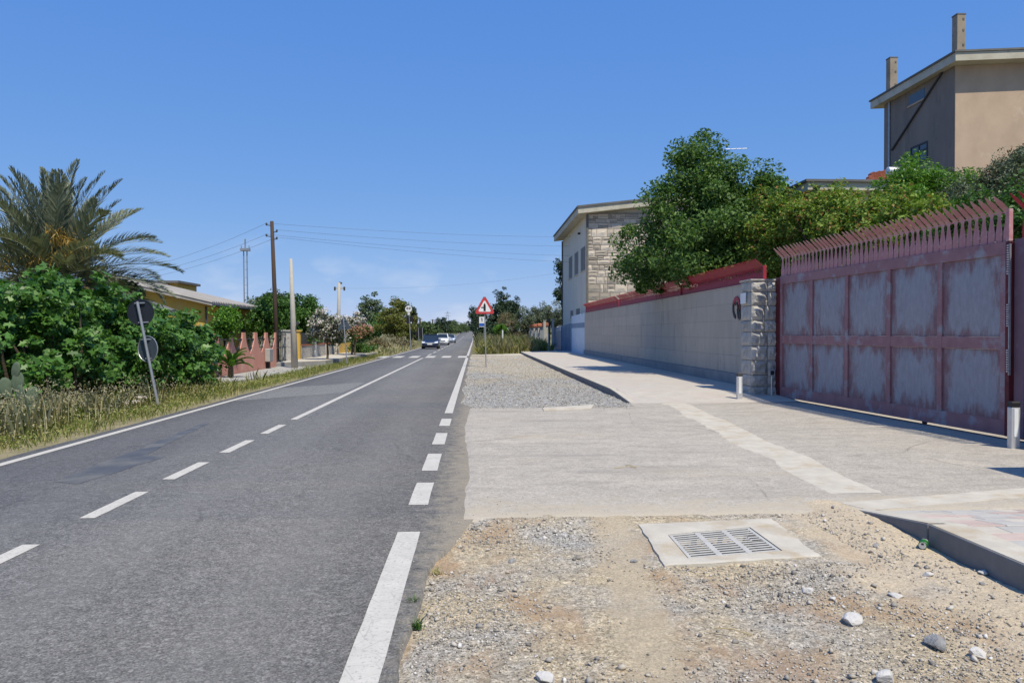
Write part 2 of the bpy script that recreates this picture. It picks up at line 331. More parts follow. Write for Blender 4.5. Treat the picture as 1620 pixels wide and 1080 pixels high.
M = {}
M['asphalt'] = asphalt_mat(); M['line'] = line_mat(); M['faint'] = faint_line_mat(); M['dirt'] = dirt_mat(); M['gravel'] = gravel_mat(); M['drive'] = drive_mat(); M['paving'] = paving_mat()
M['tar'] = pm('tar_stain', (.075, .08, .09), (.11, .11, .115), 2.5, .55, .002, 120, c3=(.15, .145, .135), s3=1.6, p3=(.45, .6))
M['field'] = pm('field_soil', (.20, .17, .09), (.12, .13, .05), .35, .95, .03, 12, c3=(.27, .22, .12), s3=.15)
M['verge'] = pm('verge_soil', (.30, .25, .15), (.19, .17, .09), 1.2, .95, .02, 25)
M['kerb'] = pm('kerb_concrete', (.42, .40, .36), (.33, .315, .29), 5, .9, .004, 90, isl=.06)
M['shade_tinted_kerb'] = pm('shade_tinted_kerb_concrete', (.20, .195, .19), (.155, .15, .148), 5, .9, .004, 90, isl=.06)  # kerb concrete with the shade of its street face mixed into the colour
M['pale_conc'] = pm('pale_concrete', (.57, .52, .43), (.46, .42, .35), 4, .9, .005, 80, c3=(.44, .36, .25), s3=2.2, p3=(.52, .68))
M['grate'] = pm('cement_grate', (.50, .48, .44), (.40, .385, .36), 9, .85, .003, 120)
M['hole'] = pm('drain_dark', (.006, .006, .006), None, 4, .9, spec=0)
M['wall_conc'] = pm('cast_concrete', (.47, .41, .33), (.40, .35, .285), 1.3, .85, .003, 60, stretch=(2, 2, .45), c3=(.29, .26, .215), s3=1.6, p3=(.56, .74), isl=.05)
M['plinth'] = pm('plinth_concrete', (.30, .295, .285), (.23, .225, .22), 2, .9, .006, 50)
M['mortar'] = pm('mortar', (.36, .33, .28), (.27, .25, .215), 6, .95, .01, 40)
M['granite'] = pm('rough_granite', (.50, .47, .42), (.34, .32, .285), 7, .95, .02, 28, c3=(.20, .19, .17), s3=3.5, p3=(.58, .7), isl=.14)
M['stone'] = pm('sandy_stone', (.58, .50, .40), (.45, .39, .32), 1.8, .95, .03, 12, c3=(.42, .39, .35), s3=.9, p3=(.5, .62), isl=.35)
M['red'] = pm('red_paint', (.36, .022, .04), (.26, .02, .035), 4, .5, .001, 60, spec=.4, c3=(.42, .11, .11), s3=2.0, p3=(.58, .75))
M['pink'] = pm('faded_red_paint', (.50, .25, .25), (.42, .17, .18), 3.5, .6, .001, 60, c3=(.52, .40, .38), s3=5, p3=(.5, .68), isl=.08)
M['gate_frame'] = pm('faded_gate_frame', (.33, .165, .17), (.25, .12, .13), 3.2, .55, .002, 40, spec=.4, c3=(.30, .28, .30), s3=2.2, p3=(.52, .64))
M['gate_panel'] = gate_mat('weathered_gate_panel', (.33, .325, .35), (.27, .15, .16), (1.6, 1.6, .55))
M['dark_red'] = pm('oxide_red', (.13, .018, .025), (.09, .015, .02), 5, .55, .002, 40, c3=(.22, .10, .11), s3=4, p3=(.6, .7))
M['plum'] = pm('plum_paint', (.20, .115, .14), (.15, .09, .11), 2, .55, c3=(.22, .20, .235), s3=1.5)
M['steel'] = pm('galvanised_steel', (.42, .43, .44), (.33, .34, .35), 8, .45, metal=.6)
M['alu'] = pm('aluminium', (.62, .62, .62), (.55, .55, .55), 6, .4, metal=.5)
M['black'] = pm('black_plastic', (.02, .02, .022), None, 4, .5)
M['dark_grey'] = pm('dark_grey_metal', (.06, .062, .066), (.045, .047, .05), 5, .6)
M['sign_back'] = pm('sign_back_grey', (.022, .027, .036), (.018, .022, .03), 3, .5, metal=.2)
M['sign_back2'] = pm('sign_back_bare', (.10, .125, .15), (.07, .09, .11), 4, .45, metal=.4)
M['white_paint'] = pm('white_paint', (.78, .78, .77), (.7, .7, .69), 5, .5)
M['sign_red'] = pm('sign_red', (.55, .06, .06), (.48, .05, .05), 5, .45)
M['sign_blue'] = pm('sign_blue', (.03, .12, .50), None, 5, .45)
M['plaster_cream'] = pm('cream_plaster', (.66, .61, .51), (.58, .53, .44), 1.2, .9, .003, 30, stretch=(1, 1, .3), c3=(.50, .45, .37), s3=.5, p3=(.6, .8))
M['fascia'] = pm('weathered_fascia', (.56, .52, .42), (.44, .40, .31), 1.3, .9, .004, 30, c3=(.28, .25, .20), s3=2.2, p3=(.58, .72))
M['roof_dark'] = pm('dark_roof_edge', (.17, .165, .155), (.12, .117, .11), 2, .9)
M['tower_plaster'] = pm('tan_plaster', (.52, .385, .27), (.43, .315, .22), 1.0, .92, .004, 25, stretch=(1, 1, .75), c3=(.57, .45, .33), s3=.9, p3=(.58, .70))
M['shade_plaster'] = pm('shade_tinted_plaster', (.27, .22, .18), (.21, .175, .145), .9, .95, .005, 25, stretch=(1.3, 1.3, .4), c3=(.16, .135, .115), s3=1.1, p3=(.55, .7))  # tower plaster darkened so the colour itself carries the side wall's shade
M['chimney'] = pm('brown_cement', (.36, .295, .22), (.28, .23, .17), 2, .95, .006, 30, c3=(.20, .17, .13), s3=2.5, p3=(.55, .7))
M['yellow'] = pm('yellow_plaster', (.64, .41, .09), (.57, .36, .08), 1.1, .9, .003, 30, c3=(.50, .38, .18), s3=.6)
M['roof_grey'] = pm('weathered_roof', (.40, .37, .34), (.28, .26, .24), 1.6, .9, .01, 14, c3=(.46, .42, .38), s3=.8)
M['terracotta'] = pm('terracotta', (.42, .15, .08), (.34, .12, .07), 6, .85, isl=.2)
M['pink_wall'] = pm('pink_render', (.56, .27, .20), (.49, .225, .165), 1.4, .92, .008, 30, c3=(.58, .36, .28), s3=1.0, p3=(.55, .72))
M['wood'] = pm('tarred_wood', (.085, .055, .038), (.06, .04, .03), 6, .85, .004, 30, stretch=(3, 3, .3))
M['pole_conc'] = pm('pole_concrete', (.46, .43, .37), (.39, .365, .315), 3, .9)
M['blue_sheet'] = pm('blue_sheet_metal', (.16, .235, .34), (.13, .195, .29), 1.5, .5, c3=(.22, .28, .36), s3=1)
M['pale_sheet'] = pm('pale_sheet_metal', (.55, .62, .70), (.48, .55, .63), 1.5, .5)
M['wire'] = pm('wire', (.16, .17, .19), None, 3, .6)
M['bark'] = pm('bark', (.11, .085, .06), (.07, .055, .04), 8, .95, .02, 25, stretch=(2, 2, .5))
M['palm_bark'] = pm('palm_bark', (.16, .115, .07), (.09, .065, .04), 9, .95, .03, 18)
M['glass'] = glass_dark('window_glass', (.05, .065, .08)); M['car_glass'] = glass_dark('car_glass')
M['tyre'] = pm('tyre', (.02, .02, .02), None, 5, .85); M['rim'] = pm('wheel_rim', (.4, .4, .42), None, 5, .35, metal=.8)
M['lamp'] = glass_dark('lamp_glass', (.75, .77, .8)); M['car_blue'] = paint('dark_blue_car_paint', (.018, .03, .07)); M['car_white'] = paint('white_car_paint', (.78, .78, .78), 0); M['car_silver'] = paint('silver_blue_car_paint', (.42, .48, .54), .5)
M['l_fig'] = leafm('fig_leaf', [(0, (.035, .10, .016)), (.5, (.075, .185, .03)), (.85, (.125, .26, .055)), (1, (.19, .32, .09))], .3, .42)
M['l_tree'] = leafm('dark_glossy_leaf', [(0, (.035, .085, .018)), (.55, (.085, .17, .036)), (.9, (.155, .25, .065)), (1, (.22, .30, .10))], .33, .55, .25)
M['l_hedge'] = leafm('red_tipped_leaf', [(0, (.075, .145, .02)), (.5, (.175, .28, .04)), (.84, (.30, .39, .08)), (.92, (.36, .25, .07)), (1, (.38, .15, .07))], .32, .55, .25)
M['l_bright'] = leafm('fresh_green_leaf', [(0, (.05, .13, .015)), (.6, (.11, .25, .025)), (1, (.18, .34, .05))], .35)
M['l_olive'] = leafm('olive_leaf', [(0, (.06, .082, .045)), (.6, (.12, .15, .085)), (1, (.21, .24, .16))], .15)
M['l_orange'] = leafm('citrus_leaf', [(0, (.025, .075, .012)), (.6, (.06, .15, .02)), (1, (.12, .22, .04))], .25)
M['l_far'] = leafm('far_tree_leaf', [(0, (.04, .075, .025)), (.6, (.08, .125, .04)), (1, (.13, .175, .065))], .2)
M['l_euc'] = leafm('eucalyptus_leaf', [(0, (.07, .11, .06)), (.6, (.13, .18, .10)), (1, (.2, .24, .14))], .2)
M['l_yellowgreen'] = leafm('yellow_green_leaf', [(0, (.09, .12, .02)), (.6, (.17, .19, .04)), (1, (.25, .20, .06))], .3)
M['l_cyp'] = leafm('conifer_leaf', [(0, (.015, .032, .014)), (.6, (.03, .06, .025)), (1, (.06, .085, .035))], .08)
M['l_dry'] = leafm('dry_brush', [(0, (.11, .10, .045)), (.6, (.19, .16, .075)), (1, (.28, .21, .11))], .15)
M['l_palm'] = leafm('palm_leaflet', [(0, (.10, .12, .075)), (.5, (.20, .225, .145)), (1, (.34, .355, .24))], .12, .45)
M['l_palm_dry'] = leafm('dry_palm_leaflet', [(0, (.12, .10, .055)), (.5, (.19, .165, .09)), (1, (.26, .22, .13))], .1, .6)
M['date'] = leafm('date_strand', [(0, (.30, .17, .025)), (.6, (.42, .26, .04)), (1, (.5, .36, .09))], .1, .5)
M['l_flower'] = leafm('oleander_flower', [(0, (.60, .50, .48)), (.6, (.72, .64, .62)), (1, (.78, .74, .72))], .2, .7)
M['l_rust'] = leafm('faded_flower', [(0, (.30, .14, .09)), (.6, (.40, .22, .15)), (1, (.48, .3, .22))], .2, .7)
M['g_green'] = leafm('verge_grass', [(0, (.16, .22, .05)), (.45, (.27, .32, .09)), (.75, (.42, .40, .17)), (1, (.58, .49, .27))], .4, .7, .2)
M['g_dry'] = leafm('wild_oats', [(0, (.44, .38, .24)), (.5, (.58, .52, .36)), (1, (.72, .67, .52))], .5, .7, .2)
M['cactus'] = pm('cactus_pad', (.11, .17, .10), (.16, .21, .14), 6, .6)
M['pebble'] = leafm('loose_stones', [(0, (.15, .135, .12)), (.3, (.32, .295, .26)), (.65, (.44, .39, .31)), (.88, (.52, .48, .42)), (1, (.66, .63, .58))], 0, .9, .2)
M['rock_white'] = pm('pale_rubble', (.60, .57, .53), (.46, .44, .41), 14, .95, .008, 60)
M['rock_grey'] = pm('grey_rubble', (.33, .325, .315), (.20, .195, .19), 14, .95, .012, 50)
M['can_green'] = pm('green_can', (.03, .23, .03), (.02, .17, .025), 9, .3, metal=.4, c3=(.6, .62, .62), s3=18, p3=(.6, .62))
M['straw'] = pm('straw', (.5, .4, .22), None, 9, .9)

# ============================================================ SETTING
ys = np.concatenate([np.arange(-40, 160, 8), np.arange(160, 520, 15), [560, 700, 900, 1300, 2000, 3200, 5000]])
xs = np.concatenate([[-4000, -1500, -500, -200, -90], np.arange(-60, 61, 6), [90, 200, 500, 1500, 4000]])
def sheet(name, xs, ys, zf, mat, smooth=True):
    X, Y = np.meshgrid(xs, ys); Z = zf(X, Y); n, m = X.shape
    i = np.arange(n * m).reshape(n, m)
    F = np.stack([i[:-1, :-1], i[:-1, 1:], i[1:, 1:], i[1:, :-1]], -1).reshape(-1, 4)
    return struct(np_obj(name, np.stack([X, Y, Z], -1).reshape(-1, 3), F, mat, None, smooth))
sheet('ground', xs, ys, lambda X, Y: rise(Y) - .12, M['field'])
def ribbon(name, y, xl, xr, z, mat, parent=None, skirt=0.0, st=True):
    y = np.asarray(y, float); n = len(y); xl = np.broadcast_to(xl, n); xr = np.broadcast_to(xr, n); zz = rise(y) + z
    if skirt:
        V = np.stack([np.stack([xl - .02, y, zz - skirt], -1), np.stack([xl, y, zz], -1), np.stack([xr, y, zz], -1), np.stack([xr + .02, y, zz - skirt], -1)], 1).reshape(-1, 3); k = 4
    else:
        V = np.stack([np.stack([xl, y, zz], -1), np.stack([xr, y, zz], -1)], 1).reshape(-1, 3); k = 2
    F = [[i * k + j, i * k + j + 1, (i + 1) * k + j + 1, (i + 1) * k + j] for i in range(n - 1) for j in range(k - 1)]
    o = np_obj(name, V, np.array(F), mat, parent); return struct(o) if st and parent is None else o
yr = np.concatenate([np.arange(-6, 30, .12), np.arange(30, 140, 2), np.arange(140, 520, 10), [560, 640]])
xr_ = -.36 + .05 * np.sin(yr * 1.3) + .10 * fbm(yr * 1.7, yr * 0, 3) + .32 * np.clip((yr - 5.7) / 1.3, 0, 1) * np.clip((18.6 - yr) / 1.2, 0, 1)
road = ribbon('road', yr, -6.32 + .12 * fbm(yr * .9, yr * 0, 5), xr_, 0, M['asphalt'], skirt=.1)
Z1 = .004
def dash(y0, y1, x, wd, name='line_dash', mat='line', skew=0):
    n = max(2, int((y1 - y0) / .25) + 1) if y1 - y0 < 60 else 200
    yy = np.linspace(y0, y1, n); j = lambda s: .006 * (vn(yy * 9, yy * 0, s) - .5)
    return ribbon(name, yy, x - wd / 2 + j(1), x + wd / 2 + j(2), Z1, M[mat], road)
for a, b in ((2.6, 3.75), (5.0, 6.25), (7.12, 8.28), (8.97, 10.13), (10.94, 12.19), (12.96, 14.2)): dash(a, b, -3.52, .14)
dash(15.06, 51.6, -3.52, .13, 'centre_line')
for k in range(24): dash(57.2 + k * 7.5, 61.7 + k * 7.5, -3.52, .13, 'centre_dash')
for a, b in ((7.52, 8.63), (9.38, 10.7), (11.6, 12.9), (13.9, 15.06)): dash(a, b, -.56, .19)
dash(-4, 6.5, -.56, .19, 'edge_line'); dash(16.1, 51.8, -.56, .17, 'edge_line'); dash(56.4, 500, -.56, .17, 'edge_line')
dash(-4, 500, -6.05, .13, 'edge_line')
for k in range(6):
    xc = -.9 - 1.115 * k; MB().prism([(xc - .31, 52.2, Z1), (xc + .31, 52.2, Z1), (xc + .31, 56, Z1), (xc - .31, 56, Z1)], (0, 0, .002)).build('crossing_stripe', M['white_paint'] if False else M['line'], road)
for k in range(12):
    y0 = 19.3 + k * .37
    MB().prism([(-5.95, y0, Z1), (-3.72, y0 + 2.6, Z1), (-3.72, y0 + 2.74, Z1), (-5.95, y0 + .14, Z1)], (0, 0, .002)).build('rumble_stripe', M['faint'], road)
def blob(name, pts, z, mat, parent, amp=.05, n=10):
    P = []
    for i in range(len(pts)):
        a = Vector((*pts[i], z)); b = Vector((*pts[(i + 1) % len(pts)], z))
        for k in range(n):
            p = a.lerp(b, k / n); q = amp * 2 * float(fbm(p.x * 4, p.y * 4, 8)); P.append((p.x + q, p.y + amp * 2 * float(fbm(p.x * 4, p.y * 4, 21)), z))
    return MB().prism(P, (0, 0, .0015)).build(name, mat, parent)
q = [gp(x, y) for x, y in ((85, 762), (150, 735), (215, 712), (270, 690), (325, 668), (330, 670), (275, 697), (230, 720), (262, 722), (190, 745), (120, 766))]
blob('tar_patch', [(p.x, p.y) for p in q], .002, M['tar'], road, .04, 8)
# ---- verge soil left
ribbon('verge', np.arange(-4, 200, 3.0), -9.2, -6.25, -.045, M['verge'])
# ---- near dirt: fine relief
G4 = [gp(x, y, .02) for x, y in ((1056, 843), (1186, 831), (1238, 868), (1088, 880))]
def in_pit(X, Y):
    k = np.ones(np.shape(X), bool)
    for i in range(4):
        a_, b_ = G4[i], G4[(i + 1) % 4]; k &= ((b_.x - a_.x) * (Y - a_.y) - (b_.y - a_.y) * (X - a_.x)) < 0
    return k
def dirt_z(X, Y):
    z = -.045 + .05 * fbm(X * 1.1, Y * 1.1, 31, 3) + .035 * fbm(X * 5, Y * 5, 41, 4) + .012 * fbm(X * 30, Y * 30, 51, 2)
    z = z + .055 * np.exp(-((X - 3.15) / .8) ** 2 - ((Y - 6.6) / 1.0) ** 2) + .03 * np.exp(-((X - 3.4) / .35) ** 2)
    for cx in (1.55, 2.7): z = z - .022 * np.exp(-((X - cx - .12 * (Y - 4)) / .17) ** 2)
    pad = np.clip(1.6 - np.maximum(np.abs(X - 2.05) / .75, np.abs(Y - 6.15) / .72), 0, 1)
    z = z * (1 - .75 * pad) + (-.012) * .75 * pad
    z = z + np.clip((X + .42) / .25, 0, 1) * .03 - .012
    k = np.clip((Y - 6.45) / .4, 0, 1) * np.clip((3.2 - X) / .4, 0, 1) * np.clip((X + .12) / .3, 0, 1); z = z * (1 - k) + k * (.004 + .02 * fbm(X * 6, Y * 6, 45, 3))
    return np.where(in_pit(X, Y), -.3, z)
sheet('dirt', np.arange(-.75, 3.58, .022), np.arange(1.6, 7.4, .022), dirt_z, M['dirt'])
sheet('dirt_beyond_frame', np.arange(-.75, 3.58, .25), np.arange(-6, 1.7, .3), lambda X, Y: dirt_z(X, Y) - .02, M['dirt'])['kind'] = 'structure'
def grav_z(X, Y): return -.035 + .05 * fbm(X * .7, Y * .7, 61, 3) + .03 * fbm(X * 6, Y * 6, 71, 3) + .02 * np.clip(X / 2, 0, 1)
sheet('gravel_bed', np.arange(-.75, 3.72, .07), np.arange(16.6, 58, .09), grav_z, M['gravel'])
# ---- driveway
xd = np.linspace(0, 1, 90)
def drive_z(x, y): return .010 + .0025 * np.clip(x, 0, 8.6) + .010 * fbm(np.asarray(x) * .8, np.asarray(y) * .8, 88) + .006 * fbm(np.asarray(x) * 4, np.asarray(y) * 4, 89, 2)
def drv():
    T, U = np.meshgrid(np.linspace(0, 1, 120), xd, indexing='ij')
    x0 = -.20 + .07 * fbm(T * 12, T * 0, 77) + .04 * np.sin(T * 7); x = x0 + (8.6 - x0) * U
    yn = 6.88 + .10 * fbm(x * 1.6, x * 0, 81) + .1 * U; yf = 17.2 + .35 * fbm(x * 1.1, x * 0, 85) + np.where(x > 3.6, 1.1, 0) + np.where(x > 7.0, 1.5, 0)
    y = yn + (yf - yn) * T; z = drive_z(x, y); e = np.minimum(np.minimum((y - yn) / .12, (yf - y) / .12), (x - x0) / .10); z = z - .030 * (1 - np.clip(e, 0, 1)) ** 2
    V = np.stack([x, y, z], -1).reshape(-1, 3); n_, m_ = x.shape; i = np.arange(n_ * m_).reshape(n_, m_)
    return V, np.stack([i[:-1, :-1], i[:-1, 1:], i[1:, 1:], i[1:, :-1]], -1).reshape(-1, 4)
V, F_ = drv(); drive = struct(np_obj('driveway', V, F_, M['drive'], None, True))
# pale cement band where the pavement line crosses the driveway
yb_l = np.linspace(17.9, 7.75, 60); V = []
for y in yb_l:
    xr2 = 5.0 + .14 * float(fbm(y * .7, 0, 91)) - .07 * (17.9 - y) + .06 * float(fbm(y * 5, 0, 92)); wd = .66 + .2 * float(fbm(y * .8, 5, 93)) + .1 * float(fbm(y * 6, 5, 94))
    V += [(xr2 - wd * k / 5, y, float(drive_z(xr2 - wd * k / 5, y)) + (.003 if 0 < k < 5 else -.002)) for k in range(6)]
np_obj('cement_band', np.array(V), np.array([[i * 6 + j, (i + 1) * 6 + j, (i + 1) * 6 + j + 1, i * 6 + j + 1] for i in range(59) for j in range(5)]), M['pale_conc'], drive, True)
# ---- far pavement with kerb
def ramp_z(y, y0=17.9, y1=20.6, top=.15): return top * min(1, max(0, (y - y0) / (y1 - y0))) + .012
ysw = np.concatenate([np.linspace(17.9, 20.6, 8), np.arange(21.5, 64, 1.0)])
V = []; 
for y in ysw: V += [(3.82, y, ramp_z(y)), (7.75, y, ramp_z(y) + .03)]
pav = struct(np_obj('pavement', np.array(V), np.array([[2 * i, 2 * i + 1, 2 * i + 3, 2 * i + 2] for i in range(len(ysw) - 1)]), M['paving']))
k0 = struct(MB().b2((3.67, 63.2, -.1), (3.82, 64, .155)).build('kerb', M['kerb'], None, bev=.012))
y = 17.9
while y < 63:
    y2 = y + 1.0; za, zb = ramp_z(y), ramp_z(y2 - .01)
    MB().prism([(3.67, y + .004, -.12), (3.67, y + .004, za), (3.67, y2 - .004, zb), (3.67, y2 - .004, -.12)], (.15, 0, 0)).build('kerb_stone', M['shade_tinted_kerb'], k0, bev=.01)
    MB().prism([(3.682, y + .01, za + .0005), (3.682, y2 - .01, zb + .0005), (3.815, y2 - .01, zb + .0005), (3.815, y + .01, za + .0005)], (0, 0, .004)).build('lit_kerb_top', M['pale_conc'], k0); y = y2  # pale strip gives the stone its sunlit top by colour
struct(MB().prism([(-.3, 57.6, -.02), (8.4, 57.6, -.02), (8.6, 66, -.02), (5.2, 64.5, -.02), (2, 60.6, -.02), (-.3, 58.9, -.02)], (0, 0, .03)).build('concrete_path', M['pale_conc'])); 
struct(MB().prism([(3.9, 63.9, -.02), (7.9, 63.9, -.02), (8.4, 78, -.02), (5.6, 74, -.02)], (0, 0, .045)).build('concrete_apron', M['pale_conc']))
# ---- near pavement, pavers built one by one
def nz_(y): return .165 * min(1, max(0, (7.05 - y) / 1.21)) - .002
npv = struct(MB().prism([(3.70, 1, nz_(1)), (3.70, 5.84, nz_(5.84)), (3.70, 7.05, -.001), (3.70, 7.05, -.1), (3.70, 1, -.1)], (6, 0, 0)).build('near_pavement', M['mortar']))
nk = struct(MB().b2((3.54, .0, -.2), (3.70, .9, .18)).build('near_kerb', M['kerb'], None, bev=.012))
for a, b in ((1.0, 2.6), (2.6, 4.22), (4.22, 5.84), (5.84, 7.1)):
    MB().prism([(3.54, a + .006, -.25), (3.54, a + .006, nz_(a) + .02), (3.54, b - .006, nz_(b) + .02), (3.54, b - .006, -.25)], (.16, 0, 0)).build('kerb_stone', M['shade_tinted_kerb'], nk, bev=.014, seg=2)
    MB().prism([(3.556, a + .02, nz_(a) + .0205), (3.556, b - .02, nz_(b) + .0205), (3.696, b - .02, nz_(b) + .0205), (3.696, a + .02, nz_(a) + .0205)], (0, 0, .004)).build('lit_kerb_top', M['pale_conc'], nk)  # sunlit top colour laid over the shade-darkened stone
M['pv'] = [pm('paver_grey', (.48, .455, .41), (.42, .40, .365), 8, .9, .003, 90, isl=.08), pm('paver_pink', (.52, .415, .36), (.47, .36, .31), 8, .9, .003, 90, isl=.08), pm('paver_pale', (.55, .495, .41), (.49, .44, .37), 8, .9, .003, 90, isl=.08)]
pmesh = {}
for wd in (.2, .3, .4):
    for ci in range(3):
        o = MB().box((0, 0, 0), (wd - .006, .194, .05)).build('paver', M['pv'][ci], npv, bev=.005); pmesh[wd, ci] = o.data; bpy.data.objects.remove(o)
n = 0; yy = 6.98
while yy > 4.3 and n < 290:
    x = 3.84
    if True:
        x += random.choice((0, .05, .1)) * 0
    while x < 7.0 - (6.98 - yy) * .75:
        wd = random.choice((.2, .3, .3, .4)); ci = random.choices((0, 1, 2), (5, 4, 3))[0]
        yc = yy - .1; o = link('paver', pmesh[wd, ci], None, npv); o.location = (x + wd / 2, yc, nz_(yc) + random.uniform(-.0015, .0015) - .012)
        o.rotation_euler = (-math.atan2(nz_(yc + .05) - nz_(yc - .05), .1) * -1, 0, 0); x += wd; n += 1
    yy -= .2
MB().prism([(3.70, 7.0, .012), (9, 8.3, .03), (9, 8.7, .03), (3.56, 7.32, .012)], (0, 0, .012)).build('edging_strip', M['pale_conc'], npv)
for ya_, yb2_ in ((1, 5.84), (5.842, 7.0)): MB().prism([(3.702, ya_, nz_(ya_) + .012), (3.702, yb2_, nz_(yb2_) + .012), (3.838, yb2_, nz_(yb2_) + .012), (3.838, ya_, nz_(ya_) + .012)], (0, 0, .006)).build('edging_strip', M['pale_conc'], npv)
# ---- left pavement
lp = struct(MB().prism([(-9.75, 38, -.1), (-7.9, 41.0, -.1), (-7.3, 58, -.1), (-9.75, 58, -.1)], (0, 0, .30)).build('left_pavement', M['plinth']))
MB().prism([(-9.75, 38, .204), (-7.9, 41.0, .204), (-7.3, 58, .204), (-9.75, 58, .204)], (0, 0, .03)).build('pavement_slab', M['pale_conc'], lp)
struct(MB().prism([(-9.6, 26.0, -.06), (-8.3, 26.0, -.06), (-7.6, 34, -.06), (-7.7, 38, -.06), (-9.7, 38.5, -.06)], (0, 0, .09)).build('old_concrete_footway', M['kerb']))

# ============================================================ RIGHT SIDE
# ---- storm drain
dr = thing('storm_drain', 'square cement storm drain with slotted grate set in the dirt', 'drain', (0, 0, 0))
cA = [gp(x, y, .02) for x, y in ((1010, 826), (1222, 816), (1300, 876), (1052, 891))]
g4 = [gp(x, y, .02) for x, y in ((1056, 843), (1186, 831), (1238, 868), (1088, 880))]
NO = 14; OUT = []; INN = []
for i in range(4):
    for k in range(NO):
        p = cA[i].lerp(cA[(i + 1) % 4], k / NO); q = g4[i].lerp(g4[(i + 1) % 4], k / NO); OUT.append(Vector((p.x + .05 * float(fbm(p.x * 7, p.y * 7, 17)), p.y + .05 * float(fbm(p.x * 7, p.y * 7, 19)), .004))); INN.append(Vector((q.x, q.y, .009)))
nO = 4 * NO; MIDR = [a_.lerp(b_, .18) + Vector((0, 0, .005 + .004 * float(fbm(a_.x * 9, a_.y * 9, 23)))) for a_, b_ in zip(OUT, INN)]
MB().add([p - Vector((0, 0, .1)) for p in OUT] + OUT + MIDR + INN + [p - Vector((0, 0, .1)) for p in INN], [[r_ * nO + k, r_ * nO + (k + 1) % nO, (r_ + 1) * nO + (k + 1) % nO, (r_ + 1) * nO + k] for r_ in range(4) for k in range(nO)]).build('surround', M['pale_conc'], dr, smooth=False)
MB().prism([(p.x, p.y, -.16) for p in g4], (0, 0, -.02)).build('sump', M['hole'], dr)
def bil(u, v): return g4[0].lerp(g4[1], u).lerp(g4[3].lerp(g4[2], u), v)
def slab(u0, u1, v0, v1, name='grate_bar'):
    P = [bil(u0, v0), bil(u1, v0), bil(u1, v1), bil(u0, v1)]
    return MB().prism([(p.x, p.y, .006) for p in P], (0, 0, -.005)).build(name, M['grate'], dr, bev=.001)
for u0, u1 in ((.012, .05), (.31, .375), (.63, .695), (.95, .988)): slab(u0, u1, .01, .99, 'grate_rib')
for c0, c1 in ((.051, .309), (.376, .629), (.696, .949)):
    for k in range(12):
        v0 = .012 + k * .976 / 11.6; slab(c0, c1, v0, min(.99, v0 + .038))
slab(.83, .948, .36, .56, 'cement_blob')
dr2 = MB().prism([(p.x, p.y, .035) for p in (gp(858, 647), gp(940, 642), gp(935, 648), gp(860, 651))], (0, 0, -.1)).build('drain_slab', M['pale_conc'], bev=.006)
tag(dr2, 'small pale concrete drain slab half buried at the gravel edge', 'slab')

# ---- gate
GA = Vector((7.69, 18.99, 0)); GB = Vector((8.26, 11.55, 0)); GL = (GB - GA).length; ga = math.atan2(GB.y - GA.y, GB.x - GA.x)
gate = thing('sliding_gate', 'large faded plum and blue grey sliding gate with pink spikes', 'gate', (GA.x, GA.y, .03), ga)
# local: x along the gate toward the camera, -y toward the street
GH = 3.07
def lb(lo, hi, name, mat, par, bev=.004): return MB().b2(lo, hi).build(name, mat, par, local=True, bev=bev)
zb, zm, zt = .05, 1.50, GH
lb((0, -.03, zb), (GL, .05, zb + .24), 'bottom_rail', M['gate_frame'], gate); lb((0, -.032, zt - .2), (GL, .05, zt), 'top_rail', M['gate_frame'], gate)
lb((.06, -.028, zm - .11), (GL - .06, .048, zm + .09), 'middle_rail', M['gate_frame'], gate)
NP = 5; pw = (GL - .12) / NP
for i in range(NP + 1):
    xx = .06 + pw * i; hw = .06 if 0 < i < NP else .06
    lb((xx - hw, -.034, zb + .241), (xx + hw, .046, zt - .201), 'stile', M['gate_frame'], gate)
def pyramid(x0, x1, z0, z1, dep):
    cx, cz = (x0 + x1) / 2, (z0 + z1) / 2
    return MB().add([(x0, 0, z0), (x1, 0, z0), (x1, 0, z1), (x0, 0, z1), (cx, dep, cz)], [[0, 1, 4], [1, 2, 4], [2, 3, 4], [3, 0, 4]]).add([(x0, .01, z0), (x1, .01, z0), (x1, .01, z1), (x0, .01, z1)], [[3, 2, 1, 0]])
for i in range(NP):
    x0, x1 = .06 + pw * i + .061, .06 + pw * (i + 1) - .061
    for z0, z1 in ((zb + .242, zm - .112), (zm + .092, zt - .202)):
        pyramid(x0, x1, z0, z1, -.012 - .01 * random.random()).build('panel', M['gate_panel'], gate, local=True)
lb((-.34, -.02, .05), (-.004, .06, zt - .02), 'stop_post', M['dark_red'], gate)
lb((GL + .002, -.05, .05), (GL + .09, .07, zt - .02), 'end_post', M['dark_red'], gate)
def picket_mesh(name, mat, hgt, tip, out_, wd):
    # flat blade, waisted in the middle, bent over the street, ending in a point
    t = .006; pr = [(-wd / 2, 0), (-wd / 2 * .95, .3 * hgt), (-wd * .24, .86 * hgt), (-wd * .3, hgt)]
    V = []; F = []
    secs = [(0, wd / 2, 0), (.32 * hgt, wd * .5, 0), (.86 * hgt, wd * .2, 0), (hgt, wd * .42, -.005), (hgt + tip * .55, wd * .46, -out_ * .55), (hgt + tip, wd * .06, -out_)]
    for z, hw, y in secs: V += [(-hw, y - .004, z), (0, y - .016, z), (hw, y - .004, z), (0, y + .006, z)]
    for i in range(len(secs) - 1):
        for k in range(4): F.append([i * 4 + k, i * 4 + (k + 1) % 4, (i + 1) * 4 + (k + 1) % 4, (i + 1) * 4 + k])
    F += [[3, 2, 1, 0], [20, 21, 22, 23]]
    o = MB().add(V, F).build(name, mat); me = o.data; bpy.data.objects.remove(o); return me
pk = picket_mesh('picket', M['pink'], .47, .23, .25, .150)
NPK = 46
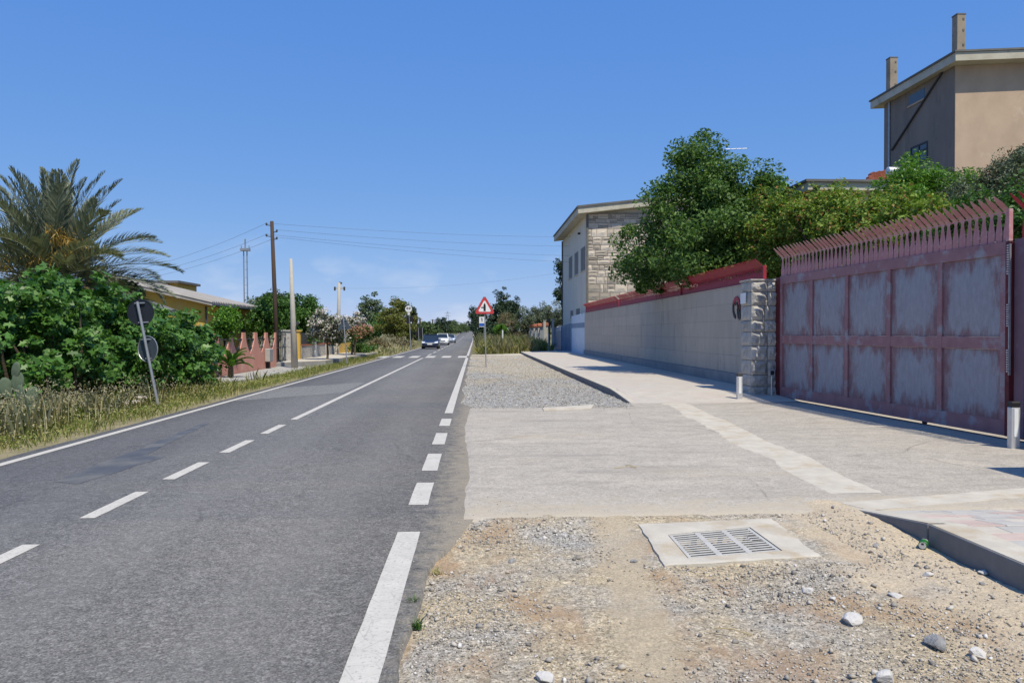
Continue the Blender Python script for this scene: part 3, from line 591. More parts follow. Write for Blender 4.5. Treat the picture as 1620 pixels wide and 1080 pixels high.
for i in range(NPK):
    o = link('picket', pk, None, gate); o.location = (.06 + (GL - .1) * i / (NPK - 1), .01, GH); o.rotation_euler.z = random.uniform(-.05, .05); o.rotation_euler.x = random.uniform(-.02, .02)
lb((.02, .017, GH + .45), (GL, .029, GH + .474), 'spike_rail', M['pink'], gate, 0)
lb((GL - .01, -.03, GH), (GL + .05, .04, GH + .5), 'spike_post', M['pink'], gate)
for u in (.6, 5.5): MB().tube([(u, -.02, .035), (u, .04, .035)], .035, 10).build('roller', M['black'], gate, local=True)
# rail on the ground under the gate
tag(MB().bar(GA + Vector((-.1, .9, .034)), GB + Vector((.13, -2.2, .034)), .05, .02).build('gate_track', M['dark_grey']), 'thin steel ground track running under the sliding gate', 'track')
# second fixed leaf at the right edge
sg = thing('fixed_gate_leaf', 'plum fixed gate leaf with red spikes at the right edge', 'gate', (GB.x + .02, GB.y - .11, .03), ga)
lb((0, .0, .03), (.2, .07, GH + .02), 'stile', M['plum'], sg); lb((.2, .02, .03), (2.4, .06, GH), 'sheet', M['plum'], sg); lb((.2, .012, 2.72), (2.4, .019, 2.77), 'rail', M['plum'], sg, 0)
pk2 = picket_mesh('picket', M['red'], .47, .22, .25, .105)
for i in range(13):
    o = link('picket', pk2, None, sg); o.location = (.16 + .165 * i, .04, GH + .0)
rk = thing('toothed_rack', 'grey toothed rack strip along the gate end post', 'rack', (GB.x - .04, GB.y - .105, .03), ga)
lb((0, -.03, 1.0), (.02, .0, GH - .05), 'strip', M['steel'], rk, 0)
for za, zb_ in ((2.55, 3.0), (1.75, 2.1), (1.05, 1.4)):
    k = za
    while k < zb_: MB().b2((-.012, -.055, k), (.022, -.0301, k + .018)).build('tooth', M['alu'], rk, local=True); k += .036

# ---- stone gate piers
def rockface(wd, ht, dep, seed, bulge=.05, nx=5, nz=4):
    rng = np.random.default_rng(seed); V = []; F = []
    for j in range(nz + 1):
        for i in range(nx + 1):
            u, v = i / nx, j / nz; e = min(u, 1 - u, v, 1 - v); edge = e < 1e-6
            d = 0 if edge else bulge * (.55 + .75 * rng.random())
            V.append((-wd / 2 + wd * u + (0 if edge else rng.normal(0, .012)), -dep / 2 - d, -ht / 2 + ht * v + (0 if edge else rng.normal(0, .01))))
    n = nx + 1
    for j in range(nz):
        for i in range(nx):
            a, b, c, d = j * n + i, j * n + i + 1, (j + 1) * n + i + 1, (j + 1) * n + i; F += [[a, b, c], [a, c, d]] if rng.random() < .5 else [[a, b, d], [b, c, d]]
    m = len(V); V += [(-wd / 2, dep / 2, -ht / 2), (wd / 2, dep / 2, -ht / 2), (wd / 2, dep / 2, ht / 2), (-wd / 2, dep / 2, ht / 2)]
    bl, br_, tr_, tl = 0, nx, (nz + 1) * n - 1, nz * n
    F += [[m, m + 3, m + 2, m + 1], list(range(bl, br_ + 1))[::-1] + [m, m + 1], [i for i in range(tl, tr_ + 1)] + [m + 2, m + 3],
          [j * n for j in range(nz + 1)] + [m + 3, m], [j * n + nx for j in range(nz, -1, -1)] + [m + 1, m + 2]]
    return MB().add(V, F)
def pier(x0, x1, y0, y1, hgt, label):
    t = thing('stone_pier', label, 'pier', ((x0 + x1) / 2, y0, 0)); MB().b2((x0 + .05, y0 + .05, -.1), (x1 - .05, y1 - .05, hgt - .02)).build('core', M['mortar'], t)
    z = 0; sd_ = int(y0 * 10); k = 0; rr = random.Random(sd_)
    while z < hgt - .05:
        ht = min(rr.uniform(.28, .38), hgt - z)
        if hgt - z - ht < .15: ht = hgt - z
        cut = x0 + (x1 - x0) * rr.choice((.38, .5, .62, .999))
        for a, b in ((x0, cut), (cut, x1)):
            if b - a < .1: continue
            o = rockface(b - a - .016, ht - .016, .07, sd_ + k, .045).build('stone', M['granite'], t, local=True); o.location = (((a + b) / 2 - t.location.x), y0 + .045 - t.location.y, z + ht / 2); k += 1
        for a, b in ((y0 + .09, y1),):
            o = rockface(b - a - .016, ht - .016, .07, sd_ + k, .03).build('stone', M['granite'], t, local=True); o.rotation_euler.z = -math.pi / 2; o.location = (x0 + .045 - t.location.x, (a + b) / 2 - t.location.y, z + ht / 2); k += 1
        z += ht
    MB().b2((x0 - .03, y0 - .03, hgt), (x1 + .02, y1 + .02, hgt + .05)).build('cap', M['granite'], t, bev=.012)
    return t
pier(7.02, 7.70, 19.25, 20.05, 3.0, 'rough grey stone pier between concrete wall and sliding gate')
pier(7.10, 7.75, 6.8, 7.55, 3.0, 'stone pier just beyond the right edge whose shadow crosses the driveway')
pl = MB().b2((6.985, 19.52, 2.44), (6.962, 19.90, 2.72)).build('notice_plate', M['white_paint'], bev=.003); tag(pl, 'small white plate fixed to the side of the stone pier', 'plate')
sb = thing('photocell_post', 'small grey photocell box on thin post beside the gate pier', 'sensor', (7.46, 19.02, 0))
MB().tube([(7.46, 19.02, 0), (7.46, 19.02, .62)], .018, 8).build('post', M['alu'], sb); MB().b2((7.38, 18.97, .6), (7.54, 19.08, .76)).build('box', M['steel'], sb, bev=.01); MB().b2((7.415, 18.955, .63), (7.505, 18.972, .73)).build('lens', M['black'], sb, bev=.004)
for (bx_, by_, lab) in ((6.46, 18.51, 'slim white sensor bollard standing before the concrete wall end'), (7.70, 10.63, 'white sensor bollard with black cap before the gate end post')):
    t = thing('sensor_bollard', lab, 'bollard', (bx_, by_, .02), 0, 'gate sensor bollards')
    MB().b2((bx_ - .065, by_ - .05, .0), (bx_ + .065, by_ + .05, .62)).build('column', M['alu'], t, bev=.015, seg=2); MB().b2((bx_ - .07, by_ - .055, .62), (bx_ + .07, by_ + .055, .70)).build('cap', M['black'] if by_ < 15 else M['dark_grey'], t, bev=.015)
    MB().b2((bx_ - .03, by_ - .057, .2), (bx_ + .03, by_ - .0505, .6)).build('strip', M['white_paint'], t); MB().b2((bx_ - .1, by_ - .09, -.02), (bx_ + .1, by_ + .09, .012)).build('foot', M['steel'], t)

# ---- concrete boundary wall with panels
WX = 7.6; WY0, WY1, WH = 20.07, 53.2, 3.03
cw = thing('concrete_wall', 'long grey cast concrete boundary wall beside the pavement', 'wall', (WX, WY0, 0))
MB().b2((WX + .03, WY0, -.1), (WX + .24, WY1, WH - .01)).build('core', M['plinth'], cw)
MB().b2((WX - .07, WY0, -.1), (WX + .03, WY1, .50)).build('plinth', M['plinth'], cw, bev=.015)
edges = [WY0] + [24.2 + 3.62 * k for k in range(8)] + [WY1]; zs = [.505, 1.02, 1.53, 2.04, 2.55, WH]
for a, b in zip(edges[:-1], edges[1:]):
    for c, d in zip(zs[:-1], zs[1:]):
        j = random.uniform(-.002, .002); MB().b2((WX + j, a + .007, c + .0012), (WX + .06, b - .007, d - .0012)).build('panel', M['wall_conc'], cw, bev=.003)
MB().b2((WX - .02, WY0, WH), (WX + .27, WY1, WH + .035)).build('coping', M['wall_conc'], cw, bev=.006)
# the emblem on it
em = thing('wall_emblem', 'round red and black metal emblem fixed on the concrete wall', 'emblem', (WX - .01, 22.0, 2.41))
def arc(cy, cz, r0, r1, a0, a1, n=24):
    P = [(WX - .012, cy - r1 * math.cos(R(a)), cz + r1 * math.sin(R(a))) for a in np.linspace(a0, a1, n)] + [(WX - .012, cy - r0 * math.cos(R(a)), cz + r0 * math.sin(R(a))) for a in np.linspace(a1, a0, n)]
    return MB().prism(P, (-.018, 0, 0))
arc(22.0, 2.41, .21, .33, 20, 150).build('red_arc', M['red'], em); arc(22.0, 2.41, .23, .33, 150.5, 255).build('black_arc', M['black'], em); arc(22.0, 2.41, .23, .33, -20, 19.5).build('red_arc', M['dark_red'], em)
arc(22.0, 2.43, .08, .15, -60, 150).build('inner_arc', M['black'], em)
MB().prism([(WX - .012, 21.81, 2.33), (WX - .012, 21.69, 2.36), (WX - .012, 21.65, 2.09), (WX - .012, 21.79, 2.05)], (-.018, 0, 0)).build('foot', M['black'], em)
MB().prism([(WX - .012, 21.95, 2.29), (WX - .012, 21.89, 2.31), (WX - .012, 21.80, 2.11), (WX - .012, 21.87, 2.09)], (-.018, 0, 0)).build('leg', M['black'], em)
# ---- red spiked fence on the wall
pk3 = picket_mesh('picket', M['red'], .40, .20, .22, .135)
segs = [(20.15, 28.2, 'glossy red spiked steel fence section beside the stone pier'), (28.45, 40.6, 'middle red spiked fence section below the big dark tree'), (40.85, 53.2, 'farthest red spiked fence section next to the stone house')]
for a, b, lab in segs:
    fn = thing('spiked_fence', lab, 'fence', (WX + .1, a, WH + .035), -math.pi / 2, 'red fence sections along the wall top')
    L_ = b - a; fn.location.y = b; WM[fn] = Matrix.Translation((WX + .1, b, WH + .035)) @ Matrix.Rotation(-math.pi / 2, 4, 'Z')
    for i in range(int(L_ / .125)):
        o = link('picket', pk3, None, fn); o.location = (.06 + .125 * i, 0, 0); o.rotation_euler.z = random.uniform(-.04, .04)
    for z0, z1 in ((.0, .06), (.34, .37)): lb((0, .008, z0), (L_, .03, z1), 'rail', M['red'], fn, 0)
    lb((0, -.002, .06), (L_, .006, .22), 'kick_plate', M['red'], fn, 0)
    for u in (.02, L_ - .02): MB().b2((u - .03, -.03, 0), (u + .03, .05, .42)).build('post', M['red'], fn, local=True)

# ---- stone house behind the wall
hx, hy0, hy1, hh = 8.12, 55.5, 71.3, 10.35
sh = thing('stone_house', 'cream house with rubble stone gable behind the red fence', 'house', (hx, hy0, 0))
HW = 19.0
MB().b2((hx + .02, hy0 + .16, -.2), (hx + HW, hy1, hh - .02)).build('wall', M['plaster_cream'], sh)
MB().prism([(hx + .02, hy0 + .17, hh - .03), (hx + HW, hy0 + .17, hh - .03), (hx + HW / 2, hy0 + .17, hh + 1.05)], (0, hy1 - hy0 - .2, 0)).build('gable', M['plaster_cream'], sh)
rf = MB(); sl = 1.06 / (HW / 2)
for sgn in (0, 1):
    xa, xb = (hx - .75, hx + HW / 2) if sgn == 0 else (hx + HW / 2, hx + HW + .75)
    za = hh - .02 - .75 * sl; zb2 = hh + 1.06
    if sgn: za, zb2 = zb2, za
    rf.prism([(xa, hy0 - .62, za), (xb, hy0 - .62, zb2), (xb, hy0 - .62, zb2 + .42), (xa, hy0 - .62, za + .42)], (0, hy1 - hy0 + 1.2, 0))
roof = rf.build('roof', M['fascia'], sh)
rt = MB()
for sgn in (0, 1):
    xa, xb = (hx - .82, hx + HW / 2) if sgn == 0 else (hx + HW / 2, hx + HW + .82)
    za = hh + .405 - .82 * sl; zb2 = hh + 1.485
    if sgn: za, zb2 = zb2, za
    rt.prism([(xa, hy0 - .70, za), (xb, hy0 - .70, zb2), (xb, hy0 - .70, zb2 + .13), (xa, hy0 - .70, za + .13)], (0, hy1 - hy0 + 1.35, 0))
rt.build('roof_covering', M['roof_dark'], roof)
MB().b2((hx + .03, hy0 + .08, -.2), (hx + HW, hy0 + .158, hh + .1)).build('mortar_bed', M['mortar'], sh)
# stones, coursed rubble
stones = []; z = 2.4; rr = random.Random(5)
while z < hh - .05:
    ht = rr.uniform(.26, .62); x = hx + .03
    while x < hx + 9.5:
        wd = rr.uniform(.22, .95); x2 = min(x + wd, hx + 9.6); z2 = min(z + ht, hh + .04); j = rr.uniform(.35, .65)
        if rr.random() < .35: stones += [(x, x2, z, z + (z2 - z) * j), (x, x2, z + (z2 - z) * j, z2)]
        elif rr.random() < .3 and wd > .5: stones += [(x, x + wd * j, z, z2), (x + wd * j, x2, z, z + (z2 - z) * .5), (x + wd * j, x2, z + (z2 - z) * .5, z2)]
        else: stones.append((x, x2, z, z2))
        x += wd
    z += ht
stones.sort(key=lambda s: s[0])
smesh = [rockface(1, 1, .06, 900 + k, .035, 3, 2).build('stone', M['stone'], None) for k in range(5)]
sms = [o.data for o in smesh]; [bpy.data.objects.remove(o) for o in smesh]
rest = MB()
for i, (a, b, c, d) in enumerate(stones):
    if i < 300:
        o = link('stone', sms[i % 5], None, sh); o.location = ((a + b) / 2 - hx, .05, (c + d) / 2); o.scale = (b - a - .025, 1, d - c - .025)
    else: rest.b2((a + .012, hy0 + .02, c + .012), (b - .012, hy0 + .082, d - .012))
tag(rest.build('further_stones', M['stone'], sh, bev=.01), kind='stuff')
MB().bar((hx + .0, hy0 + .02, 0), (hx + .0, hy0 + .02, hh - .1), .16, .16).build('corner_strip', M['roof_dark'], sh)
MB().tube([(hx - .08, hy1 - .4, 0), (hx - .08, hy1 - .4, hh - .2)], .06, 8).build('downpipe', M['dark_grey'], sh)
MB().prism([(hx + 5.0, hy0 - .0, hh - 1.25), (hx + 5.7, hy0 - .0, hh - .02), (hx + 4.4, hy0 - .0, hh - .02)], (0, -.5, 0)).build('bracket', M['fascia'], sh)
M['shutter'] = pm('grey_shutter', (.20, .19, .175), (.16, .155, .145), 6, .7)
for pxa, pxb, ya, yb in ((900.5, 905.5, 440, 406), (909.5, 915, 434, 399), (919.5, 926.0, 428, 391), (903, 907.0, 503, 491), (912, 917.5, 501, 488)):
    Y0 = hx / ((pxb - VPX) / FPX); Y1 = hx / ((pxa - VPX) / FPX); Ym = (Y0 + Y1) / 2
    z0 = H + (HY - ya) / FPX * Ym; z1 = H + (HY - yb) / FPX * Ym
    wn = MB().b2((hx - .01, Y0, z0), (hx + .03, Y1, z1)).build('window', M['shutter'], sh)
    MB().b2((hx - .05, Y0 - .08, z0 - .08), (hx + .02, Y1 + .08, z0 - .002)).build('sill', M['fascia'], wn)
    MB().b2((hx - .018, (Y0 + Y1) / 2 - .03, z0 + .02), (hx - .0101, (Y0 + Y1) / 2 + .03, z1 - .02)).build('mullion', M['dark_grey'], wn)
lp_ = at(908, 358, hy0 + 4); MB().box((hx - .12, hy0 + 3.6, hh - 1.0), (.2, .16, .16)).build('wall_lamp', M['black'], sh, bev=.03)
# ---- sheet metal gates beyond
t = thing('pale_sheet_gate', 'pale blue and white sheet metal gate at the wall end', 'gate', (WX, 53.4, 0))
for k in range(10):
    y0 = 53.3 + k * .76; MB().b2((WX + .05, y0, .15), (WX + .08 + .02 * (k % 2), y0 + .745, 2.05)).build('sheet', M['pale_sheet'], t); MB().b2((WX + .05, y0, 2.05), (WX + .075, y0 + .745, 2.42)).build('blue_band', M['blue_sheet'], t)
    MB().b2((WX + .05, y0, 2.42), (WX + .08, y0 + .745, 3.0 + .12 * random.random())).build('top_sheet', M['pale_sheet'], t)
MB().b2((WX + .0, 53.25, -.05), (WX + .25, 61, .149)).build('base', M['plinth'], t)
t = thing('blue_sheet_fence', 'blue corrugated sheet fence past the pale gate', 'fence', (WX, 61, 0))
for k in range(32):
    y0 = 61.05 + k * .5; MB().b2((WX + .02 + .05 * (k % 2), y0, .05), (WX + .06 + .05 * (k % 2), y0 + .49, 2.45 - .012 * k)).build('sheet', M['blue_sheet'], t)
for i, (x_, y_, h_, r_, mt, lab) in enumerate(((7.15, 70.5, 2.9, .1, 'steel', 'thick pale steel post before the blue fence end'), (7.15, 74, 3.0, .07, 'dark_grey', 'dark thin post between the pale posts by the blue fence'), (7.0, 77.5, 2.9, .13, 'pole_conc', 'square concrete post nearest the terracotta coped fence'), (6.3, 66, 1.6, .04, 'steel', 'short thin metal stake on the pavement edge'))):
    t = thing('fence_post', lab, 'post', (x_, y_, 0)); MB().b2((x_ - r_, y_ - r_, -.1), (x_ + r_, y_ + r_, h_)).build('shaft', M[mt], t, bev=.01); MB().b2((x_ - r_ - .03, y_ - r_ - .03, h_), (x_ + r_ + .03, y_ + r_ + .03, h_ + .06)).build('cap', M[mt], t, bev=.01)
t = thing('railing_fence', 'pale railing fence with terracotta coping beyond the blue fence', 'fence', (7.2, 80, 0))
for k in range(4):
    y0 = 80 + k * 6.5; MB().b2((7.05, y0 - .22, -.1), (7.55, y0 + .22, 2.35)).build('pillar', M['pole_conc'], t); MB().b2((6.98, y0 - .32, 2.35), (7.62, y0 + .32, 2.75)).build('coping', M['terracotta'], t, bev=.08)
    MB().b2((7.2, y0 + .23, -.1), (7.4, y0 + 6.27, .7)).build('base_wall', M['blue_sheet'] if k > 2 else M['kerb'], t)
    for j in range(14): MB().b2((7.27, y0 + .5 + j * .42, .7), (7.33, y0 + .6 + j * .42, 2.2)).build('baluster', M['white_paint'] if j % 3 == 0 else M['dark_grey'], t)
    MB().b2((7.26, y0 + .23, 2.2), (7.34, y0 + 6.27, 2.27)).build('rail', M['dark_grey'], t)

# ---- tower and the low house in front of it
tx, ty, th_, tw, td = 18.0, 28.1, 11.7, 12.0, 5.0
tt = thing('tower_building', 'tall tan plastered building with two chimneys above the gate', 'building', (tx, ty, 0))
MB().b2((tx, ty, -.2), (tx + tw, ty + td, th_)).build('wall', M['tower_plaster'], tt)
MB().b2((tx - .018, ty + .05, -.2), (tx - .0005, ty + td, th_ - .03)).build('side_shade_skin', M['shade_plaster'], tt)  # thin skin that paints shade on to the street side of the wall
slp = .055
rf = MB().prism([(tx - .35, ty - .55, th_ - .35 * slp + .0), (tx + tw, ty - .55, th_ + tw * slp), (tx + tw, ty - .55, th_ + tw * slp + .30), (tx - .35, ty - .55, th_ + .29)], (0, td + 1.1, 0)).build('roof', M['fascia'], tt)
MB().prism([(tx, ty + .002, th_ - .01), (tx + tw, ty + .002, th_ - .01), (tx + tw, ty + .002, th_ + tw * slp - .002), (tx, ty + .002, th_ - .004)], (0, td - .004, 0)).build('wall_head', M['tower_plaster'], tt)
MB().prism([(tx - .4, ty - .6, th_ + .292), (tx + tw, ty - .6, th_ + tw * slp + .302), (tx + tw, ty - .6, th_ + tw * slp + .37), (tx - .4, ty - .6, th_ + .36)], (0, td + 1.2, 0)).build('roof_covering', M['roof_dark'], rf)
def chim(px, pyt, pyb, Y, X=None):
    a = at(px, pyt, Y); b = at(px, pyb, Y); c = MB().b2((a.x - .17, Y - .17, b.z - .5), (a.x + .17, Y + .17, a.z)).build('chimney', M['chimney'], tt, bev=.01)
    for k in (.15, .55, .85): zz = b.z + (a.z - b.z) * k; MB().b2((a.x + .04, Y - .185, zz), (a.x + .11, Y - .1702, zz + .08)).build('vent', M['roof_dark'], c)
    MB().b2((a.x - .18, Y - .18, a.z), (a.x + .18, Y + .18, a.z + .05)).build('cap', M['roof_dark'], c)
chim(1517, 26, 84, 29.2); chim(1411, 94, 145, 33.0)
def sidept(px, py):         # on the tower's street side, x = tx
    d = ray(px, py); return Vector(cam.location) + d * (tx / d.x)
a, b = sidept(1439, 168), sidept(1464, 148)
w1 = MB().b2((tx - .03, b.y, a.z), (tx + .05, a.y, a.z + .4)).build('vent_window', M['glass'], tt); MB().b2((tx - .06, b.y - .08, a.z - .07), (tx + .02, a.y + .08, a.z - .002)).build('sill', M['tower_plaster'], w1)
a, b = sidept(1442, 262), sidept(1468, 224)
w2 = MB().b2((tx - .02, b.y, a.z), (tx + .05, a.y, b.z)).build('window', M['glass'], tt)
for yy_ in (b.y, (a.y + b.y) / 2, a.y): MB().b2((tx - .045, yy_ - .035, a.z), (tx - .0201, yy_ + .035, b.z)).build('frame', M['dark_grey'], w2)
for zz in (a.z, a.z + (b.z - a.z) * .62, b.z): MB().b2((tx - .05, b.y, zz - .03), (tx - .0202, a.y, zz + .03)).build('frame', M['dark_grey'], w2)
a, b = sidept(1409, 158), sidept(1411, 268); MB().tube([(tx - .06, a.y, a.z), (tx - .06, a.y, b.z - 3)], .045, 8).build('downpipe', M['steel'], tt)
c, d = sidept(1497, 108), sidept(1413, 238); MB().tube([(tx - .07, c.y, c.z + .1), (tx - .07, c.y, c.z), (tx - .07, d.y, d.z)], .04, 8).build('diagonal_pipe', M['dark_grey'], tt)
lh = thing('low_house', 'low flat roofed house with pale fascia in front of the tan tower', 'house', (13.5, 26.5, 0))
lz = at(1330, 290, 26).z
MB().b2((12.2, 26.4, -.2), (26, 28.6, lz - .26)).build('wall', M['plaster_cream'], lh); MB().b2((11.4, 25.9, lz - .25), (26.5, 28.9, lz + .02)).build('roof', M['fascia'], lh); MB().b2((11.3, 25.8, lz + .02), (26.6, 28.95, lz + .10)).build('roof_covering', M['roof_dark'], lh)
rtile = thing('roof_tile_heap', 'small hip of red roof tiles behind the low flat roof', 'roof', (15.2, 28.0, lz + .1))
for i in range(6):
    for j in range(3 - abs(i - 3) // 2 if i else 1):
        p = at(1372 + i * 9, 284 - j * 6 + abs(i - 4) * 1.5, 27.6); MB().tube([(p.x - .12, 27.2 + j * .25, p.z), (p.x + .12, 27.9 + j * .25, p.z + .1)], .1, 7).build('tile', M['terracotta'], rtile)
MB().prism([(14.4, 27.3, lz + .1), (16.0, 27.3, lz + .1), (15.5, 27.3, lz + .45), (14.9, 27.3, lz + .3)], (0, .9, 0)).build('bed', M['mortar'], rtile)
wt = thing('water_tank', 'silver cylindrical solar water tank on the low roof', 'tank', (15.6, 26.9, lz + .1))
a, b = at(1403, 271, 26.6), at(1446, 272, 26.6)
MB().tube([a, a + Vector((.03, 0, 0)), b - Vector((.03, 0, 0)), b], [.1, .155, .155, .1], 16).build('drum', M['alu'], wt, smooth=False)
for k in (.2, .8): p = a.lerp(b, k); MB().bar((p.x, p.y, lz + .1), (p.x, p.y, p.z - .1), .05).build('leg', M['steel'], wt)
an = thing('tv_antenna', 'thin television antenna poking above the big dark tree', 'antenna', (10.6, 30.5, 0))
p0 = at(1147, 250, 31); p1 = at(1147, 236, 31); p2 = at(1182, 235, 31)
MB().tube([(p0.x, 31, 4), (p0.x, 31, p1.z)], .02, 6).build('mast', M['dark_grey'], an); MB().tube([p1, p2], .012, 6).build('boom', M['steel'], an)
for k in range(5): p = p1.lerp(p2, k / 4); MB().tube([(p.x, 30.8, p.z), (p.x, 31.2, p.z)], .006, 5).build('element', M['steel'], an)

# ---- warning sign
b0 = gp(769, 580); ws = thing('warning_sign', 'red bordered triangular side road warning sign on grey pole', 'sign', (b0.x, b0.y, 0))
Yw = b0.y; c = lambda px, py, dy=0: at(px, py, Yw) + Vector((0, dy, 0))
MB().tube([c(769, 582), c(767, 497)], .03, 10).build('pole', M['steel'], ws)
A_, B_, C_ = c(766.5, 468, -.06), c(751, 496, -.06), c(782.5, 496, -.06)
def rtri(s_, dy):
    g = (A_ + B_ + C_) / 3; P = [g + (p - g) * s_ for p in (A_, B_, C_)]; out_ = []
    for i in range(3):
        for k in (.1, .9): out_.append(P[i].lerp(P[(i + 1) % 3], k) + Vector((0, dy, 0)))
    return out_
MB().prism(rtri(1.08, 0), (0, .012, 0)).build('plate', M['sign_back2'], ws); MB().prism(rtri(1.04, -.004), (0, .003, 0)).build('red_border', M['sign_red'], ws); MB().prism(rtri(.68, -.008), (0, .003, 0)).build('white_field', M['white_paint'], ws)
g = (A_ + B_ + C_) / 3
def sym(P): return [g + Vector((x, -.012, z)) for x, z in P]
MB().prism(sym([(-.055, -.17), (.055, -.17), (.055, .13), (0, .24), (-.055, .13)]), (0, .003, 0)).build('symbol', M['black'], ws)
MB().prism(sym([(-.17, -.02), (-.056, -.02), (-.056, .035), (-.17, .035)]), (0, .003, 0)).build('symbol_branch', M['black'], ws)
for z in (.25, -.2): MB().box(g + Vector((0, .03, z)), (.12, .04, .03)).build('clamp', M['steel'], ws)
# bus stop sign further on
Yb = 75; bs = thing('bus_stop_sign', 'white and blue bus stop sign beyond the warning sign', 'sign', (at(763, 540, Yb).x, Yb, 0))
c = lambda px, py, dy=0: at(px, py, Yb) + Vector((0, dy, 0))
MB().tube([(c(766, 540).x, Yb + .05, 0), c(766, 500, .05)], .035, 8).build('pole', M['steel'], bs)
def plate(a, b, dy, name, mt, par): MB().b2((a.x, a.y + dy, b.z), (b.x, a.y + dy + .015, a.z)).build(name, M[mt], par)
plate(c(758, 501), c(766.4, 517), 0, 'plate', 'white_paint', bs); plate(c(758.2, 511.2), c(766.2, 516), -.006, 'blue_band', 'sign_blue', bs); plate(c(761.8, 503), c(763.2, 508.4), -.006, 'bus_symbol', 'black', bs)
plate(c(760.9, 503), c(761.7, 504.2), -.006, 'bus_symbol', 'black', bs)
MB().tube([at(795, 522, 90) * 1 + Vector((0, 0, -2)), at(795, 522, 90)], .09, 8).build('marker_post', M['white_paint']); tag(bpy.data.objects['marker_post'], 'short white marker post in the grass by the bright bush', 'post')

# ============================================================ LEFT SIDE
# ---- leaning sign seen from behind
b0 = gp(250, 643); Ls = thing('leaning_sign', 'leaning grey pole with two round signs seen from behind', 'sign', (b0.x, b0.y, -.05))
c = lambda px, py, dy=0: at(px, py, b0.y) + Vector((0, dy, 0))
MB().tube([c(251, 646), c(217, 477)], .032, 10).build('pole', M['steel'], Ls)
def disc(ctr, r, yaw, tilt, name, mt, par, rim=None):
    Mx = Matrix.Rotation(yaw, 3, 'Z') @ Matrix.Rotation(tilt, 3, 'Y'); n_ = 28
    P = [ctr + Mx @ Vector((r * math.cos(2 * math.pi * k / n_), 0, r * math.sin(2 * math.pi * k / n_))) for k in range(n_)]
    o = MB().prism(P, Mx @ Vector((0, .012, 0))).build(name, M[mt], par)
    m2 = MB().tube(P + [P[0]], .011, 5, False).build('rim', M['steel'] if rim else M['sign_back'], o); return o
def clampbar(px, py, par): p = c(px, py); MB().bar(p + Vector((-.1, .045, 0)), p + Vector((.13, .045, .01)), .03, .025).build('clamp', M['steel'], par); 
d1 = disc(c(220, 494, .075), .295, 0, 0, 'upper_disc', 'sign_back', Ls); d2 = disc(c(231.5, 552, .075), .295, R(-24), 0, 'lower_disc', 'sign_back2', Ls, 1)
for px, py in ((218.5, 479.5), (224.5, 510), (230, 537), (236, 567)): clampbar(px, py, Ls)
# ---- triangle sign from behind
b0 = gp(549, 573.5, .2); tb = thing('triangle_sign_back', 'grey back of a triangular sign on a pole by the oleanders', 'sign', (b0.x, b0.y, .2))
c = lambda px, py, dy=0: at(px, py, b0.y) + Vector((0, dy, 0))
MB().tube([c(549, 575), c(543, 500)], .03, 8).build('pole', M['steel'], tb); MB().prism([c(543.5, 499, .05), c(534, 522, .05), c(556, 520, .05)], (0, .012, 0)).build('plate', M['sign_back2'], tb)
for py in (506, 516): p = c(544.5, py, .02); MB().box(p, (.16, .03, .03)).build('clamp', M['steel'], tb)

# ---- pink garden wall with tulip shaped gaps
PX = -9.7; wy0, wy1 = 27.6, 38.0
pw_ = thing('pink_wall', 'pink rendered garden wall with flared openings and iron bars', 'wall', (PX, wy0, 0))
NB = 6; bw = (wy1 - wy0) / NB
MB().b2((PX - .25, wy0, -.15), (PX, wy1, .8)).build('base', M['pink_wall'], pw_)
for k in range(NB + 1):
    yc = wy0 + k * bw; prof = []
    for tt_ in np.linspace(0, 1, 9):
        hw = .17 + (bw / 2 - .17 - .03) * (1 - tt_) ** 2.0; prof.append((hw, .8005 + .9 * tt_))
    lo = max(wy0, yc - 9); L1 = [(PX, yc + (h if k < NB else 0), z) for h, z in prof]; L2 = [(PX, yc - (h if k > 0 else 0), z) for h, z in prof[::-1]]
    MB().prism(L1 + L2, (-.08, 0, 0)).build('flared_post', M['pink_wall'], pw_)
    if k < NB:
        for z in (1.05, 1.42): MB().bar((PX - .04, yc + .22, z), (PX - .04, yc + bw - .22, z), .035, .04).build('bar', M['dark_grey'], pw_)
        MB().bar((PX - .04, yc + .35, 1.42), (PX - .04, yc + bw / 2, .82), .03, .03).build('bar', M['dark_grey'], pw_); MB().bar((PX - .04, yc + bw - .35, 1.42), (PX - .04, yc + bw / 2, .82), .03, .03).build('bar', M['dark_grey'], pw_)
mb_ = thing('meter_box', 'grey electricity meter box on the pink wall foot', 'box', (PX + .12, 36.2, 0)); MB().b2((PX + .003, 35.9, .35), (PX + .22, 36.5, .95)).build('cabinet', M['kerb'], mb_, bev=.02); MB().b2((PX + .22, 35.95, .4), (PX + .235, 36.45, .9)).build('door', M['steel'], mb_); MB().b2((PX + .02, 36.1, -.05), (PX + .15, 36.3, .35)).build('duct', M['black'], mb_)
ig = thing('iron_gate', 'dark iron bar gate beside the pink wall', 'gate', (PX - .1, 38.05, .2))
for k in range(7): yk = 38.2 + k * .34; MB().tube([(PX - .1, yk, .24), (PX - .1, yk, 1.75 + .1 * math.sin(k / 6 * math.pi))], .016, 6).build('bar', M['dark_grey'], ig)
for z in (.3, .95, 1.6): MB().bar((PX - .1, 38.08, z), (PX - .1, 40.3, z), .04, .05).build('rail', M['dark_grey'], ig)
def column(x, y, wd, h_, mt, lab, cap=True, z0=-.1):
    t = thing('gate_column', lab, 'column', (x, y, 0)); MB().b2((x - wd / 2, y - wd / 2, z0), (x + wd / 2, y + wd / 2, h_)).build('shaft', M[mt], t, bev=.015); MB().b2((x - wd / 2 - .05, y - wd / 2 - .05, h_), (x + wd / 2 + .05, y + wd / 2 + .05, h_ + .08)).build('cap', M[mt], t, bev=.015)
